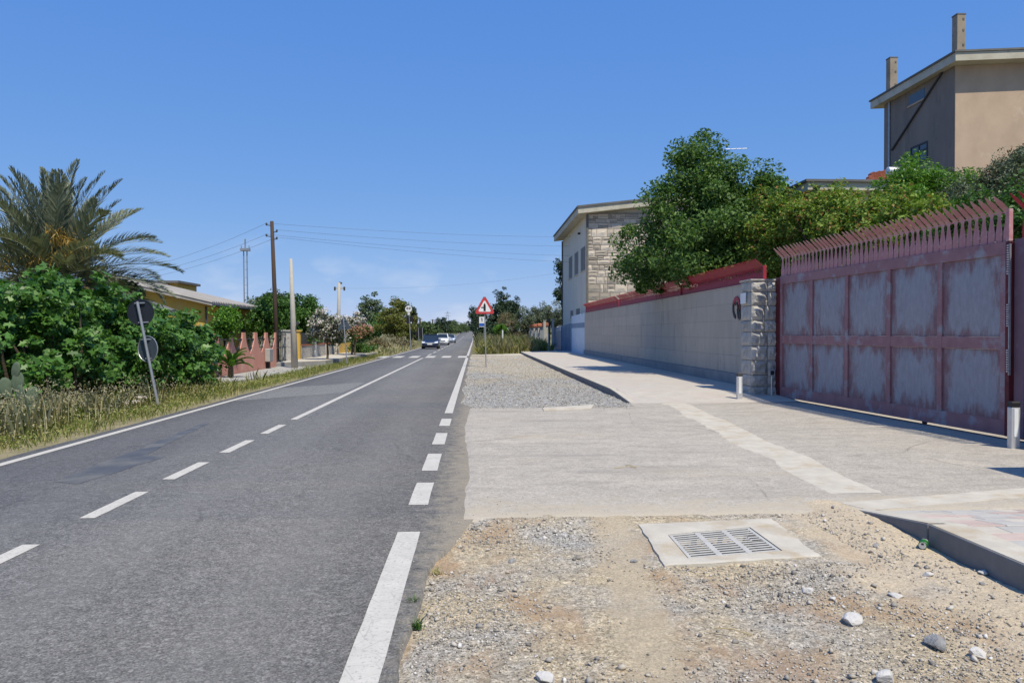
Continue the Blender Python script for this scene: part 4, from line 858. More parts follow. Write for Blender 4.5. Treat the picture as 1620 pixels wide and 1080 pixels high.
column(PX - .1, 40.65, .5, 1.75, 'granite', 'grey stone gate column left of the bare concrete pole')
t = thing('grey_stone_wall', 'low grey stone wall with dark mesh panels behind the oleander', 'wall', (PX, 43, .2))
for k, (a, b) in enumerate(((43.4, 46.6), (47.0, 50.2), (50.6, 53.4))):
    MB().b2((PX - .3, a, .1), (PX, b, .95)).build('base', M['granite'], t); MB().b2((PX - .33, a, .95), (PX + .03, b, 1.02)).build('coping', M['terracotta'], t); MB().b2((PX - .18, a, 1.02), (PX - .14, b, 1.68)).build('screen', M['dark_grey'], t)
column(PX - .12, 42.9, .34, 1.75, 'yellow', 'yellowish gate column just right of the bare concrete pole', z0=.1); column(PX - .05, 46.8, .3, 1.72, 'white_paint', 'white column in the grey stone wall left of the oleander', z0=.1); column(PX - .05, 54.0, .42, 1.5, 'plaster_cream', 'cream column at the near end of the yellow wall', z0=.1)
t = thing('yellow_garden_wall', 'low yellow garden wall behind the second oleander', 'wall', (PX, 54.6, .2)); MB().b2((PX - .25, 54.4, .1), (PX, 61, 1.05)).build('base', M['yellow'], t); MB().b2((PX - .28, 54.4, 1.05), (PX + .03, 61, 1.12)).build('coping', M['plaster_cream'], t); MB().b2((PX - .2, 54.9, 1.12), (PX - .05, 59.5, 1.62)).build('screen', M['black'], t)

# ---- yellow house
e0 = at(325.7, 481.8, 40.5); e1 = at(398.6, 492.5, 50.5); ex = -14.0; ez = 3.2
yh = thing('yellow_house', 'low yellow house with sloping grey roof behind the pink wall', 'house', (ex, 40.5, 0))
hy_0, hy_1 = 40.5, 49.0; wdth = 11
MB().b2((ex - wdth, hy_0, -.2), (ex, hy_1, ez)).build('wall', M['yellow'], yh)
pitch = .235
MB().prism([(ex, hy_0 + .003, ez - .01), (ex - wdth, hy_0 + .003, ez - .01), (ex - wdth, hy_0 + .003, ez + .3), (ex - 5.5, hy_0 + .003, ez + 5.5 * pitch - .02)], (0, hy_1 - hy_0 - .006, 0)).build('gable', M['yellow'], yh)
rf = MB().prism([(ex + .55, hy_0 - .5, ez - .55 * pitch), (ex - 5.5, hy_0 - .5, ez + 5.5 * pitch), (ex - 5.5, hy_0 - .5, ez + 5.5 * pitch + .16), (ex + .55, hy_0 - .5, ez - .55 * pitch + .16)], (0, hy_1 - hy_0 + .9, 0)).build('roof', M['roof_grey'], yh)
for k in range(34):
    y_ = hy_0 - .45 + k * .27; MB().tube([(ex + .57, y_, ez - .57 * pitch + .17), (ex - 5.5, y_, ez + 5.5 * pitch + .17)], .09, 6).build('tile_row', M['roof_grey'], rf)
MB().bar((ex - 5.5, hy_0 - .52, ez + 5.5 * pitch + .2), (ex - 5.5, hy_1 + .45, ez + 5.5 * pitch + .2), .3, .2).build('ridge', M['roof_dark'], rf)
MB().tube([(ex + .62, hy_0 - .5, ez - .1), (ex + .62, hy_1 + .4, ez - .1)], .07, 8).build('gutter', M['dark_grey'], yh)
MB().tube([(ex + .1, hy_0 - .08, ez - .15), (ex + .1, hy_0 - .08, 0)], .05, 8).build('downpipe', M['dark_grey'], yh)
a, b = at(384, 526, 48), at(390.5, 517, 48); MB().b2((ex + .005, 46.6, 1.3), (ex + .04, 47.5, 2.15)).build('window', M['wood'], yh)
# raised block behind
a, b = at(240, 460, 47), at(284, 450, 47)
yb_ = thing('yellow_roof_block', 'small yellow flat topped block rising behind the sloping roof', 'building', (a.x, 50, 0)); MB().b2((a.x - 4, 49.6, -.2), (b.x * 50 / 47, 53, b.z + .25)).build('wall', M['yellow'], yb_); MB().b2((a.x - 4.2, 49.4, b.z + .25), (b.x * 50 / 47 + .2, 53.2, b.z + .4)).build('roof', M['roof_dark'], yb_)
p = at(257, 456, 49.6); MB().b2((p.x - .18, 49.57, p.z - .22), (p.x + .18, 49.61, p.z + .22)).build('window', M['wood'], yb_)
# grey shed under the palm
a, b = at(130, 459, 30), at(228, 487, 30)
sd_ = thing('grey_shed', 'dark grey shed roof showing under the palm fronds', 'shed', (-17, 30, 0))
MB().b2((a.x - 3, 30, -.2), (b.x - 1.1, 33, b.z + .1)).build('wall', M['kerb'], sd_); MB().prism([(a.x - 3.4, 29.6, a.z - .2), (at(150, 458, 30).x, 29.6, a.z), (b.x, 29.6, b.z), (b.x, 29.6, b.z - .25), (at(150, 458, 30).x, 29.6, a.z - .25), (a.x - 3.4, 29.6, a.z - .45)], (0, 3.8, 0)).build('roof', M['roof_dark'], sd_)

# ---- poles
def pole_thing(name, lab, x, y, h_, r0, r1, mt, lean=(0, 0)):
    t = thing(name, lab, 'pole', (x, y, 0)); MB().tube([(x, y, -.2), (x + lean[0] * .5, y, h_ / 2), (x + lean[0], y, h_)], [r0, (r0 + r1) / 2, r1], 10).build('shaft', M[mt], t, smooth=True); return t
Yp = 43.0; top = at(430, 350, Yp); bot = at(437, 480, Yp); ln = (top.x - bot.x) * 1.25
wp = pole_thing('wooden_pole', 'dark wooden utility pole rising behind the orange trees', top.x - ln, Yp, top.z, .14, .095, 'wood', (ln, 0))
ATT = []
for py, s_ in ((357, -1), (367.5, 1), (374.5, -1), (379, 1)):
    p = at(430.5, py, Yp); e = p + Vector((.28 * s_, -.1, .02)); MB().bar(p, e, .04).build('bracket', M['dark_grey'], wp); i_ = MB().tube([e + Vector((0, 0, -.03)), e + Vector((0, 0, .03)), e + Vector((0, 0, .1)), e + Vector((0, 0, .13))], [.03, .055, .05, .02], 8).build('insulator', M['sign_back2'], wp); ATT.append(e + Vector((0, 0, .1)))
b0 = gp(466.5, 576, .2); tp = at(460, 409, b0.y); pole_thing('concrete_pole', 'bare pale concrete pole without wires beside the iron gate', b0.x, b0.y, tp.z, .17, .07, 'pole_conc', (tp.x - b0.x, 0))
p_ = at(467, 511, b0.y - .16); bx_ = MB().box(p_ + Vector((.1, 0, 0)), (.1, .12, .16)).build('junction_box', M['dark_grey']); tag(bx_, 'tiny dark junction box on the bare concrete pole', 'box')
Yp = 62.; p = at(388, 378, Yp); b_ = at(390, 480, Yp)
ms = thing('lattice_mast', 'slim grey double tube mast behind the yellow house', 'mast', (b_.x, Yp, 0))
for dx in (-.13, .13): MB().tube([(b_.x + dx, Yp, -.1), (p.x + dx, Yp, at(388, 397, Yp).z)], .05, 7).build('tube', M['steel'], ms)
for k in range(12): z = .5 + k * .62; MB().bar((b_.x - .13, Yp, z), (b_.x + .13, Yp, z), .03).build('rung', M['steel'], ms)
pb = at(388, 397, Yp); MB().b2((pb.x - .35, Yp - .25, pb.z), (pb.x + .35, Yp + .25, pb.z + .2)).build('platform', M['steel'], ms)
for dx in (-.3, 0, .3): MB().tube([(pb.x + dx, Yp, pb.z + .2), (pb.x + dx, Yp, pb.z + (.95 if dx == 0 else .42))], .06 if dx == 0 else .04, 7).build('insulator', M['steel'], ms)
Yp = 85.; p = at(536.5, 447, Yp); b_ = at(535, 503, Yp)
cp = pole_thing('crossarm_pole', 'grey concrete pole with a crossarm above the oleanders', b_.x, Yp, p.z, .22, .17, 'pole_conc', (p.x - b_.x, 0))
MB().bar(at(529, 456, Yp), at(546, 456, Yp), .14).build('crossarm', M['pole_conc'], cp)
for px in (530, 545): q_ = at(px, 456, Yp); MB().tube([q_ + Vector((0, -.1, -.25)), q_ + Vector((0, -.1, .16))], .1, 8).build('insulator', M['dark_grey'], cp)
q_ = at(541, 448, Yp); MB().tube([p, q_], .1, 8).build('top_fitting', M['dark_grey'], cp)
for px, y0, yb2, Y, lab, tp_ in ((658.5, 503, 530, 150, 'thin dark pole left of the twin post board', 0), (664.5, 503, 530, 170, 'thin dark T topped pole right above the twin post board', 1), (684.5, 505, 525, 260, 'faint distant pole above the white car', 1), (704.5, 505, 525, 300, 'faint distant pole left of the far pylon', 0)):
    z0 = float(rise(Y)); a = at(px, y0, Y); t = thing('distant_pole', lab, 'pole', (a.x, Y, z0)); MB().tube([(a.x, Y, z0 - .2), (a.x, Y, a.z)], .12 + Y * .0004, 6).build('shaft', M['wood'], t)
    if tp_: MB().bar((a.x - Y * .003, Y, a.z - .3), (a.x + Y * .003, Y, a.z - .3), .15).build('crossarm', M['wood'], t)
Y = 600; z0 = float(rise(Y)); a = at(708, 492, Y); t = thing('pylon', 'faint distant lattice pylon on the horizon', 'pylon', (a.x, Y, z0))
for s1 in (-1, 1):
    for s2 in (-1, 1): MB().tube([(a.x + s1 * 1.6, Y + s2 * 1.6, z0), (a.x + s1 * .3, Y + s2 * .3, a.z)], .12, 5).build('leg', M['steel'], t)
for k in range(7): z = z0 + (a.z - z0) * (k + .5) / 7; wdt = 1.6 - 1.3 * (k + .5) / 7; MB().bar((a.x - wdt, Y - wdt, z - .6), (a.x + wdt, Y - wdt, z + .6), .1).build('brace', M['steel'], t); MB().bar((a.x - wdt, Y - wdt, z + .6), (a.x + wdt, Y - wdt, z - .6), .1).build('brace', M['steel'], t)
for k in (.75, .9): z = z0 + (a.z - z0) * k; MB().bar((a.x - 2.4, Y, z), (a.x + 2.4, Y, z), .2).build('crossarm', M['steel'], t)
# ---- round sign and the dark board by the road
Y = 78.; b_ = at(650, 545, Y); c = lambda px, py, dy=0: at(px, py, Y) + Vector((0, dy, 0))
rs = thing('round_road_sign', 'tall pole with white round sign and black box at left verge', 'sign', (b_.x, Y, 0)); MB().tube([(b_.x, Y, -.05), c(646.6, 484)], .05, 8).build('pole', M['steel'], rs)
o = disc(c(646.5, 488.5, -.1), .34, 0, 0, 'white_disc', 'white_paint', rs, 1)
for dx in (-.12, .12):
    ctr = c(646.5, 487.4, -.115) + Vector((dx, 0, 0)); MB().tube([ctr + Vector((.075 * math.cos(t_), 0, .085 * math.sin(t_))) for t_ in np.linspace(0, 2 * math.pi, 13)], .025, 5, False).build('mark', M['dark_grey'], rs)
plate(c(645, 494), c(648.6, 498), -.08, 'lower_plate', 'white_paint', rs); MB().b2((c(642.3, 0).x, Y - .04, c(0, 511.5).z), (c(652.6, 0).x, Y + .25, c(0, 499.5).z)).build('black_box', M['black'], rs, bev=.02); disc(c(650.6, 510.2, -.06), .08, 0, 0, 'lens', 'white_paint', rs)
Y = 98.; c = lambda px, py, dy=0: at(px, py, Y) + Vector((0, dy, 0)); t = thing('twin_post_board', 'dark back of a wide road board on two posts', 'sign', (c(663, 0).x, Y, 0))
MB().b2((c(656.3, 0).x, Y, c(0, 532.5).z), (c(669, 0).x, Y + .06, c(0, 518.5).z)).build('board', M['black'], t)
for px, py in ((661.5, 517), (668, 518)): MB().tube([(c(px + .8, 0).x, Y - .06, 0), (c(px - .6, 0).x, Y - .06, c(0, py).z)], .05, 6).build('post', M['steel'], t)
t = thing('verge_marker', 'small black and white delineator post in the left verge', 'marker', (at(641, 548, 82).x, 82, 0)); p = at(641, 543, 82); MB().b2((p.x - .06, 81.9, -.05), (p.x + .06, 82, .6)).build('post', M['white_paint'], t, bev=.02); MB().b2((p.x - .065, 81.89, .6), (p.x + .065, 82.01, .95)).build('band', M['black'], t, bev=.02)

# ---- wires
def wire(p, q, sag, lab, r=.007):
    p, q = Vector(p), Vector(q); P = [p.lerp(q, k / 24) - Vector((0, 0, sag * 4 * (k / 24) * (1 - k / 24))) for k in range(25)]
    tag(MB().tube(P, r, 5).build('power_line', M['wire']), lab, 'wire', 'overhead wires')
far = [at(905, py, 66) for py in (366, 381, 396, 406)]; names = ('topmost', 'second highest', 'third highest', 'lowest of four')
for a, b, nm in zip(ATT, far, names):
    wire(a, a + (b - a) * 1.6, .5, f'{nm} overhead wire running right from the wooden pole')
for a, py, nm in zip(ATT[::2] + ATT[3:], (408, 412, 420), ('upper', 'middle', 'lower')): wire(a, at(100, py + 30, 60), .8, f'{nm} overhead wire running left from the wooden pole')
wire(at(546, 456, 85), at(905, 428, 90), .6, 'faint overhead wire right of the crossarm pole'); 

# ============================================================ VEHICLES
def car(label, x, y, paint_m, wd, ln, ht, suv=0, boot=0):
    t = thing('car', label, 'car', (x, y, float(rise(y)) + .005), 0, 'oncoming cars in the left lane'); hw = wd / 2
    # stations from nose (-y side) to tail: (y, z_low, z_top, half width)
    zb = ht * .60
    st = [(0, .32, .62, .72), (.08, .22, .68, .86), (.45, .2, .74 + .06 * suv, .96), (1.05, .2, .90 + .06 * suv, 1.0), (1.35, .2, zb + .02, 1.0), (ln * .5, .2, zb + .03, 1.0), (ln * .8, .2, zb + .06, 1.0), (ln - .25, .22, zb + .05, .97), (ln - .05, .3, zb - .02, .9), (ln, .4, zb - .15, .82)]
    V = []; F = []
    for yy, z0, z1, s_ in st:
        w_ = hw * s_; zm_ = z0 + (z1 - z0) * .5
        ring = [(-w_ * .9, z0), (-w_, z0 + .12), (-w_, zm_), (-w_ * .97, z1 - .07), (-w_ * .86, z1), (0, z1 + .035), (w_ * .86, z1), (w_ * .97, z1 - .07), (w_, zm_), (w_, z0 + .12), (w_ * .9, z0)]
        V += [(a, yy, b) for a, b in ring]
    n = 11
    for i in range(len(st) - 1):
        for k in range(n): F.append([i * n + k, i * n + (k + 1) % n, (i + 1) * n + (k + 1) % n, (i + 1) * n + k])
    F += [list(range(n)), list(range((len(st) - 1) * n, len(st) * n))]
    MB().add(V, F).build('body', paint_m, t, local=True, smooth=True)
    # cabin: glass house with roof and pillars on it
    ws0, ws1 = 1.25, 2.0 - .1 * suv; r1 = ln - (.55 if not boot else 1.1); r0 = ln - .12 if not boot else ln - .6
    gb, gt = zb, ht - .06; wb, wt_ = hw * .88, hw * .70
    MB().add([(-wb, ws0, gb), (wb, ws0, gb), (wb, r0, gb), (-wb, r0, gb), (-wt_, ws1, gt), (wt_, ws1, gt), (wt_, r1, gt), (-wt_, r1, gt)], [[3, 2, 1, 0], [4, 5, 6, 7], [0, 1, 5, 4], [1, 2, 6, 5], [2, 3, 7, 6], [3, 0, 4, 7]]).build('windows', M['car_glass'], t, local=True)
    MB().prism([(-wt_ - .04, ws1 - .06, gt - .01), (wt_ + .04, ws1 - .06, gt - .01), (wt_ + .04, r1 + .08, gt - .01), (-wt_ - .04, r1 + .08, gt - .01)], (0, 0, .07)).build('roof', paint_m, t, local=True, bev=.03, seg=2)
    for s_ in (-1, 1):
        MB().bar((s_ * wb, ws0 - .01, gb - .02), (s_ * wt_, ws1 - .03, gt), .09, .06).build('pillar', paint_m, t, local=True); MB().bar((s_ * (wb + .01), ln * .55, gb), (s_ * (wt_ + .02), ln * .55, gt), .05, .09).build('pillar', paint_m, t, local=True)
        hl = MB().prism([(s_ * hw * .93, .06, .62), (s_ * hw * .52, -.015, .60), (s_ * hw * .56, .02, .74), (s_ * hw * .95, .16, .80)], (0, .12, 0)).build('headlight', M['lamp'], t, local=True, bev=.01)
        MB().box((s_ * (hw + .09), 1.5, gb + .06), (.2, .12, .14)).build('mirror', paint_m, t, local=True, bev=.03)
        for yy in (.78, ln - .78):
            wl = MB().tube([(s_ * (hw - .2), yy, .31), (s_ * (hw + .005), yy, .31)], .31, 18).build('wheel', M['tyre'], t, local=True); MB().tube([(s_ * (hw - .02), yy, .31), (s_ * (hw + .012), yy, .31)], .19, 12).build('rim', M['rim'], wl, local=True)
    MB().b2((-hw * .5, -.03, .56), (hw * .5, .03, .66)).build('grille', M['alu'] if suv == 0 else M['black'], t, local=True, bev=.01); MB().b2((-hw * .62, .03, .25), (hw * .62, .09, .40)).build('lower_intake', M['black'], t, local=True, bev=.01)
    MB().b2((-.26, -.045, .44), (.26, -.015, .55)).build('number_plate', M['white_paint'], t, local=True); MB().b2((-hw * .8, .3, .14), (hw * .8, ln - .3, .22)).build('underside', M['black'], t, local=True)
    return t
car('dark blue hatchback leading the oncoming cars', -4.75, 80.5, M['car_blue'], 1.78, 4.1, 1.52)
car('white crossover behind the dark blue car', -4.55, 105, M['car_white'], 1.84, 4.2, 1.60, 1)
car('silver blue saloon last of three oncoming cars', -4.2, 128, M['car_silver'], 1.74, 4.4, 1.45, 0, 1)
v = thing('distant_van', 'tiny white van at the far end of the road', 'van', (-1.9, 430, float(rise(430)))); zv = float(rise(430))
MB().b2((-2.9, 430, zv + .35), (-.9, 435, zv + 2.4)).build('body', M['car_white'], v, bev=.15); MB().b2((-2.75, 429.96, zv + 1.35), (-1.05, 430.1, zv + 2.1)).build('rear_window', M['car_glass'], v)
for sx_ in (-2.6, -1.2): MB().b2((sx_ - .15, 430.1, zv), (sx_ + .15, 430.8, zv + .6)).build('wheel', M['tyre'], v)

# ============================================================ VEGETATION
def rand_rot(n, up=.0, rng=RNG):
    d = rng.normal(size=(n, 3)); d[:, 2] += up; d /= np.linalg.norm(d, axis=1)[:, None]; return d
def leaf_mesh(P, Nrm, size, asp=.5, shape='diamond', rng=RNG):
    n = len(P); r = rng.normal(size=(n, 3)); a = np.cross(Nrm, r); a /= np.linalg.norm(a, axis=1)[:, None] + 1e-9; b = np.cross(Nrm, a)
    s = (size * rng.uniform(.65, 1.25, n))[:, None]
    if shape == 'diamond':
        V = np.stack([P - a * s * .5, P + b * s * asp * .5 + Nrm * s * .08, P + a * s * .5, P - b * s * asp * .5 + Nrm * s * .08], 1); k = 4
    elif shape == 'fig':
        tpl = [(-.5, 0), (-.42, .22), (-.05, .16), (.02, .46), (.16, .17), (.58, 0), (.16, -.17), (.02, -.46), (-.05, -.16), (-.42, -.22)]
        V = np.stack([P + a * s * u + b * s * w_ - Nrm * s * (.35 * (u * u + w_ * w_)) for u, w_ in tpl], 1); k = len(tpl)
    elif shape == 'blade':
        V = np.stack([P - b * s * asp * .5, P + a * s, P + b * s * asp * .5], 1); k = 3
    return V.reshape(-1, 3), np.arange(n * k).reshape(n, k)
def crown_points(blobs, n_clump, n_leaf, rc, rng, shell=.55):
    vol = np.array([b[3] * b[4] * b[5] for b in blobs]) ** .7; pr = vol / vol.sum(); cl = []
    for bi in rng.choice(len(blobs), n_clump, p=pr):
        b = blobs[bi]; d = rng.normal(size=3); d /= np.linalg.norm(d); rr = shell + (1.05 - shell) * rng.random() ** .7; cl.append([b[0] + d[0] * rr * b[3], b[1] + d[1] * rr * b[4], b[2] + d[2] * rr * b[5], *d])
    cl = np.array(cl); idx = rng.integers(0, n_clump, n_leaf); rs_ = rc * rng.uniform(.55, 1.25, n_clump)
    off = rng.normal(size=(n_leaf, 3)); off *= np.minimum(1, 1.75 / (np.linalg.norm(off, axis=1) + 1e-6))[:, None]; off = off * (rs_[idx] * .55)[:, None]; off[:, 2] *= .75
    return cl, cl[idx, :3] + off, cl[idx, 3:]
def tree(name, label, cat, base, blobs, leaf, n_clump, n_leaf, rc, size, asp=.5, trunk_r=.15, seed=1, group=None, up=.5, shell=.55, limbs=14, bark='bark', extra=None, shape='diamond'):
    rng = np.random.default_rng(seed); base = Vector(base); t = thing(name, label, cat, base, 0, group)
    cl, P, D = crown_points(blobs, n_clump, n_leaf, rc, rng, shell); ok = P[:, 2] > base.z + .03; P, D = P[ok], D[ok]
    Nn = rand_rot(len(P), up, rng) + D * .5; Nn /= np.linalg.norm(Nn, axis=1)[:, None]
    V, F = leaf_mesh(P, Nn, size, asp, shape, rng); cr_ = np_obj('crown', V, F, M[leaf], t)
    c0 = np.array([b[:3] for b in blobs]).mean(0); lowz = min(b[2] - b[5] * .5 for b in blobs); fork = Vector((base.x + (c0[0] - base.x) * .35, base.y + (c0[1] - base.y) * .35, max(base.z + .3, base.z + (lowz - base.z) * .9)))
    m = MB().tube([base - Vector((0, 0, .1)), base.lerp(fork, .5) + Vector((.04, .03, 0)), fork], [trunk_r * 1.25, trunk_r, trunk_r * .8], 9)
    for i in rng.choice(len(cl), min(limbs, len(cl)), replace=False):
        e = Vector(cl[i, :3]); mid = fork.lerp(e, .5) + Vector(rng.normal(size=3) * .12) + Vector((0, 0, .15)); m.tube([fork, mid, e], [trunk_r * .5, trunk_r * .3, trunk_r * .08], 6)
    m.build('trunk', M[bark], t)
    if extra:
        for nm, lf, nl, sz, a_, up_ in extra:
            top_ = cl[cl[:, 5] > -.3]; idx = rng.integers(0, len(top_), nl); P2 = top_[idx, :3] + top_[idx, 3:] * rc * .35 + rng.normal(size=(nl, 3)) * rc * .32; V, F = leaf_mesh(P2, rand_rot(nl, up_, rng), sz, a_, 'diamond', rng); np_obj(nm, V, F, M[lf], t)
    return t
# -- the big dark tree overhanging the wall
def bl(px, py, Y, rx, rz, ry=None): p = at(px, py, Y); return (p.x, p.y, p.z, rx, ry or rx, rz)
tree('broadleaf_tree', 'big dark glossy tree overhanging the red fence', 'tree', (9.7, 29.0, 0), [bl(1110, 300, 29, 1.25, 2.0), bl(1085, 340, 28.5, 1.7, 1.5), bl(1150, 330, 28.5, 1.7, 1.7), bl(1130, 390, 27.5, 2.3, 1.35), bl(1045, 400, 29.5, 1.45, .95), bl(1015, 435, 31, .95, .65), bl(1200, 330, 27.5, 1.3, 1.3), bl(1112, 248, 29, .6, .95), bl(1095, 240, 29, .5, .7), bl(1185, 390, 27, 1.4, 1.4), bl(1112, 214, 29, .16, .34), bl(1038, 298, 29, .45, .22), bl(990, 372, 31, .5, .3), bl(985, 425, 32, .5, .35), bl(1072, 262, 29, .35, .35)], 'l_tree', 330, 62000, .62, .155, .48, .22, 21, shell=.35, limbs=30)
tree('hanging_branch', 'leafy sprig hanging down over the concrete wall', 'branch', (7.9, 32.0, 3.3), [bl(1040, 470, 31.2, .42, .34), bl(1052, 480, 30.6, .25, .25), bl(1020, 455, 32.3, .4, .3)], 'l_tree', 26, 2600, .24, .14, .48, .025, 22, limbs=10, shell=.2)
q = bpy.data.objects['hanging_branch']
# -- red tipped hedge behind the gate
hb = []
for k, (px, py) in enumerate(((1205, 345), (1240, 330), (1275, 322), (1310, 315), (1345, 322), (1385, 330), (1425, 320), (1465, 318), (1500, 322), (1180, 375), (1230, 380), (1290, 375), (1350, 365), (1410, 360), (1470, 350), (1240, 410), (1310, 400), (1380, 390), (1450, 370))):
    Y = 26.5 - (px - 1180) * .0290; hb.append(bl(px + random.uniform(-8, 8), py + (36 if py < 350 else 22) + random.uniform(-12, 14), Y, random.uniform(.5, .95), random.uniform(.55, .95)))
for px in range(1195, 1530, 13): hb.append(bl(px, 345 + random.uniform(-20, 14) - (22 if px < 1250 or 1310 < px < 1330 else 0), 26.3 - (px - 1180) * .0290, .13, random.uniform(.35, .6)))
for i, (a, b, lab, sd) in enumerate(((0, 1255, 'red tipped shrub nearest the big dark tree', 31), (1255, 1335, 'red tipped shrub behind the middle of the gate spikes', 32), (1335, 1420, 'red tipped shrub below the pale roof fascia', 33), (1420, 1600, 'red tipped shrub below the tan tower', 34))):
    sel = [h for h in hb if a <= VPX + h[0] / h[1] * FPX < b]; cx = np.mean([h[0] for h in sel]); cy = np.mean([h[1] for h in sel])
    tree('red_tipped_shrub', lab, 'shrub', (cx, cy, 0), sel, 'l_hedge', 210, 17000, .36, .12, .5, .1, sd, 'shrubs behind the gate', shell=.25, limbs=12)
for i, (px, py, r_) in enumerate(((1262, 296, .16), (1290, 288, .14), (1326, 282, .15), (1217, 285, .2))):
    p = at(px, py + 20, 24.2 - i * .4 if i < 3 else 29.5); tree('upright_shoot', ('reddish shoot rising above the shrubs near the big tree', 'second thin reddish shoot from the big tree', 'tallest reddish shoot just left of the pale fascia', 'bright leafed sprig at the big tree right flank')[i], 'shoot', (p.x, p.y, 0), [(p.x, p.y, p.z - .2, .14, .14, .5)] if i < 3 else [(p.x, p.y, p.z + .2, .55, .5, .4)], 'l_hedge' if i < 3 else 'l_bright', 16, 420 if i < 3 else 700, .16 if i < 3 else .3, .12 if i < 3 else .24, .5, .03, 41 + i, limbs=5, shell=.2)
tree('feathery_tree', 'bright fresh green tree below the tower window', 'tree', (12.0, 23, 0), [bl(1440, 285, 22.5, .8, .5), bl(1475, 290, 22.5, .9, .5), bl(1505, 290, 22.2, .7, .4), bl(1440, 262, 22.8, .35, .3), bl(1410, 300, 22.8, .6, .5), bl(1460, 310, 22, 1.0, .5)], 'l_bright', 90, 11000, .38, .13, .35, .1, 51, shell=.3)
tree('olive_tree', 'grey green olive tree at the right edge below the tower', 'tree', (13.2, 20.5, 0), [bl(1560, 300, 19.5, .8, .6), bl(1600, 285, 19.5, .8, .7), bl(1640, 280, 19.5, .8, .8), bl(1590, 330, 19, 1.1, .6), bl(1608, 262, 19.8, .35, .4), bl(1540, 310, 20, .6, .5)], 'l_olive', 110, 15000, .36, .11, .28, .12, 52, shell=.3)
tree('citrus_hedge', 'dark green foliage behind the right end gate spikes', 'shrub', (10.3, 14.5, 0), [bl(1560, 350, 15, .7, .6), bl(1600, 340, 14.5, .7, .7), bl(1640, 340, 14, .7, .7), bl(1520, 365, 16, .7, .5)], 'l_orange', 70, 7000, .34, .11, .5, .06, 53, shell=.3)

# -- fig bushes on the left: the 300 leaves in front are single parts
figs = [(0, 200, 'leftmost lush fig bush behind the dry oats', 61), (1, 200, 'fig bush behind the leaning sign pole', 62), (2, 200, 'fig bush beside the pink wall', 63)]
FB = [[bl(-60, 520, 17, 1.2, 1.3), bl(10, 500, 17.5, 1.2, 1.05), bl(60, 490, 18.5, 1.3, .9), bl(110, 482, 19.5, 1.1, .8), bl(20, 570, 16.8, 1.0, .75), bl(80, 560, 17.8, 1.2, .9), bl(125, 570, 18.3, .9, .8)],
      [bl(150, 513, 20.5, 1.1, .9), bl(185, 523, 21, 1.2, .9), bl(160, 564, 19.6, 1.0, .9), bl(205, 554, 20.5, 1.2, 1.0), bl(190, 599, 20.3, 1.0, .6), bl(235, 533, 22, 1.2, .8)],
      [bl(265, 540, 23, 1.1, .9), bl(296, 545, 24, .8, .8), bl(270, 574, 22.5, 1.2, .9), bl(302, 564, 24.5, .62, .9), bl(290, 599, 24, .8, .6)]]
for i, _, lab, sd in figs:
    rng = np.random.default_rng(sd); blobs = FB[i]; ctr = np.mean([b[:3] for b in blobs], 0); t = thing('fig_bush', lab, 'bush', (ctr[0], ctr[1], -.03), 0, 'fig bushes along the left verge')
    cl, P, D = crown_points(blobs, 250, 10500, .27, rng, .5); ok = P[:, 2] > .12; P, D = P[ok], D[ok]
    toc = -(P - np.array([0, 0, H])); toc /= np.linalg.norm(toc, axis=1)[:, None]
    Nn = rand_rot(len(P), .9, rng) * .75 + D * .45 + toc * .12; Nn /= np.linalg.norm(Nn, axis=1)[:, None]
    V, F = leaf_mesh(P, Nn, .185, 1, 'fig', rng)
    depth = np.linalg.norm(P - np.array([0, 0, H]), axis=1); order = np.argsort(depth); front = order[:100]; rest_i = order[100:]
    k = 10; Vr = V.reshape(-1, k, 3)
    np_obj('crown', Vr[rest_i].reshape(-1, 3), np.arange(len(rest_i) * k).reshape(-1, k), M['l_fig'], t)['kind'] = 'stuff'
    for j in front: np_obj('leaf', Vr[j], np.arange(k)[None, :], M['l_fig'], t)
    m = MB(); rootp = Vector((ctr[0], ctr[1], -.05))
    for j in rng.choice(len(cl), 40, replace=False):
        e = Vector(cl[j, :3]); b0_ = Vector((e.x * .8 + rootp.x * .2, e.y * .8 + rootp.y * .2 + .3, -.05)); b0_.x = min(b0_.x, -8.6); m.tube([b0_, b0_.lerp(e, .5) + Vector((rng.normal() * .15, 0, .1)), e], [.05, .035, .012], 6)
    m.build('stems', M['bark'], t)
# shade plants behind the bushes, closing the view to the gardens
for i, (px, Y, lab) in enumerate(((-30, 24, 'dense dark shrub behind the leftmost fig bush'), (90, 25, 'dense dark shrub under the palm'), (190, 26.5, 'dense dark shrub behind the leaning sign'), (235, 28.5, 'dense dark shrub behind the farther fig bush'))):
    p = at(px, 560, Y); tree('backing_shrub', lab, 'shrub', (p.x, Y, -.1), [(p.x + d_, Y, .75, 1.2, .8, .8) for d_ in (-1, .3, 1.2)], 'l_orange', 90, 6500, .5, .2, .55, .06, 70 + i, 'dark shrubs behind the fig bushes', shell=.2)
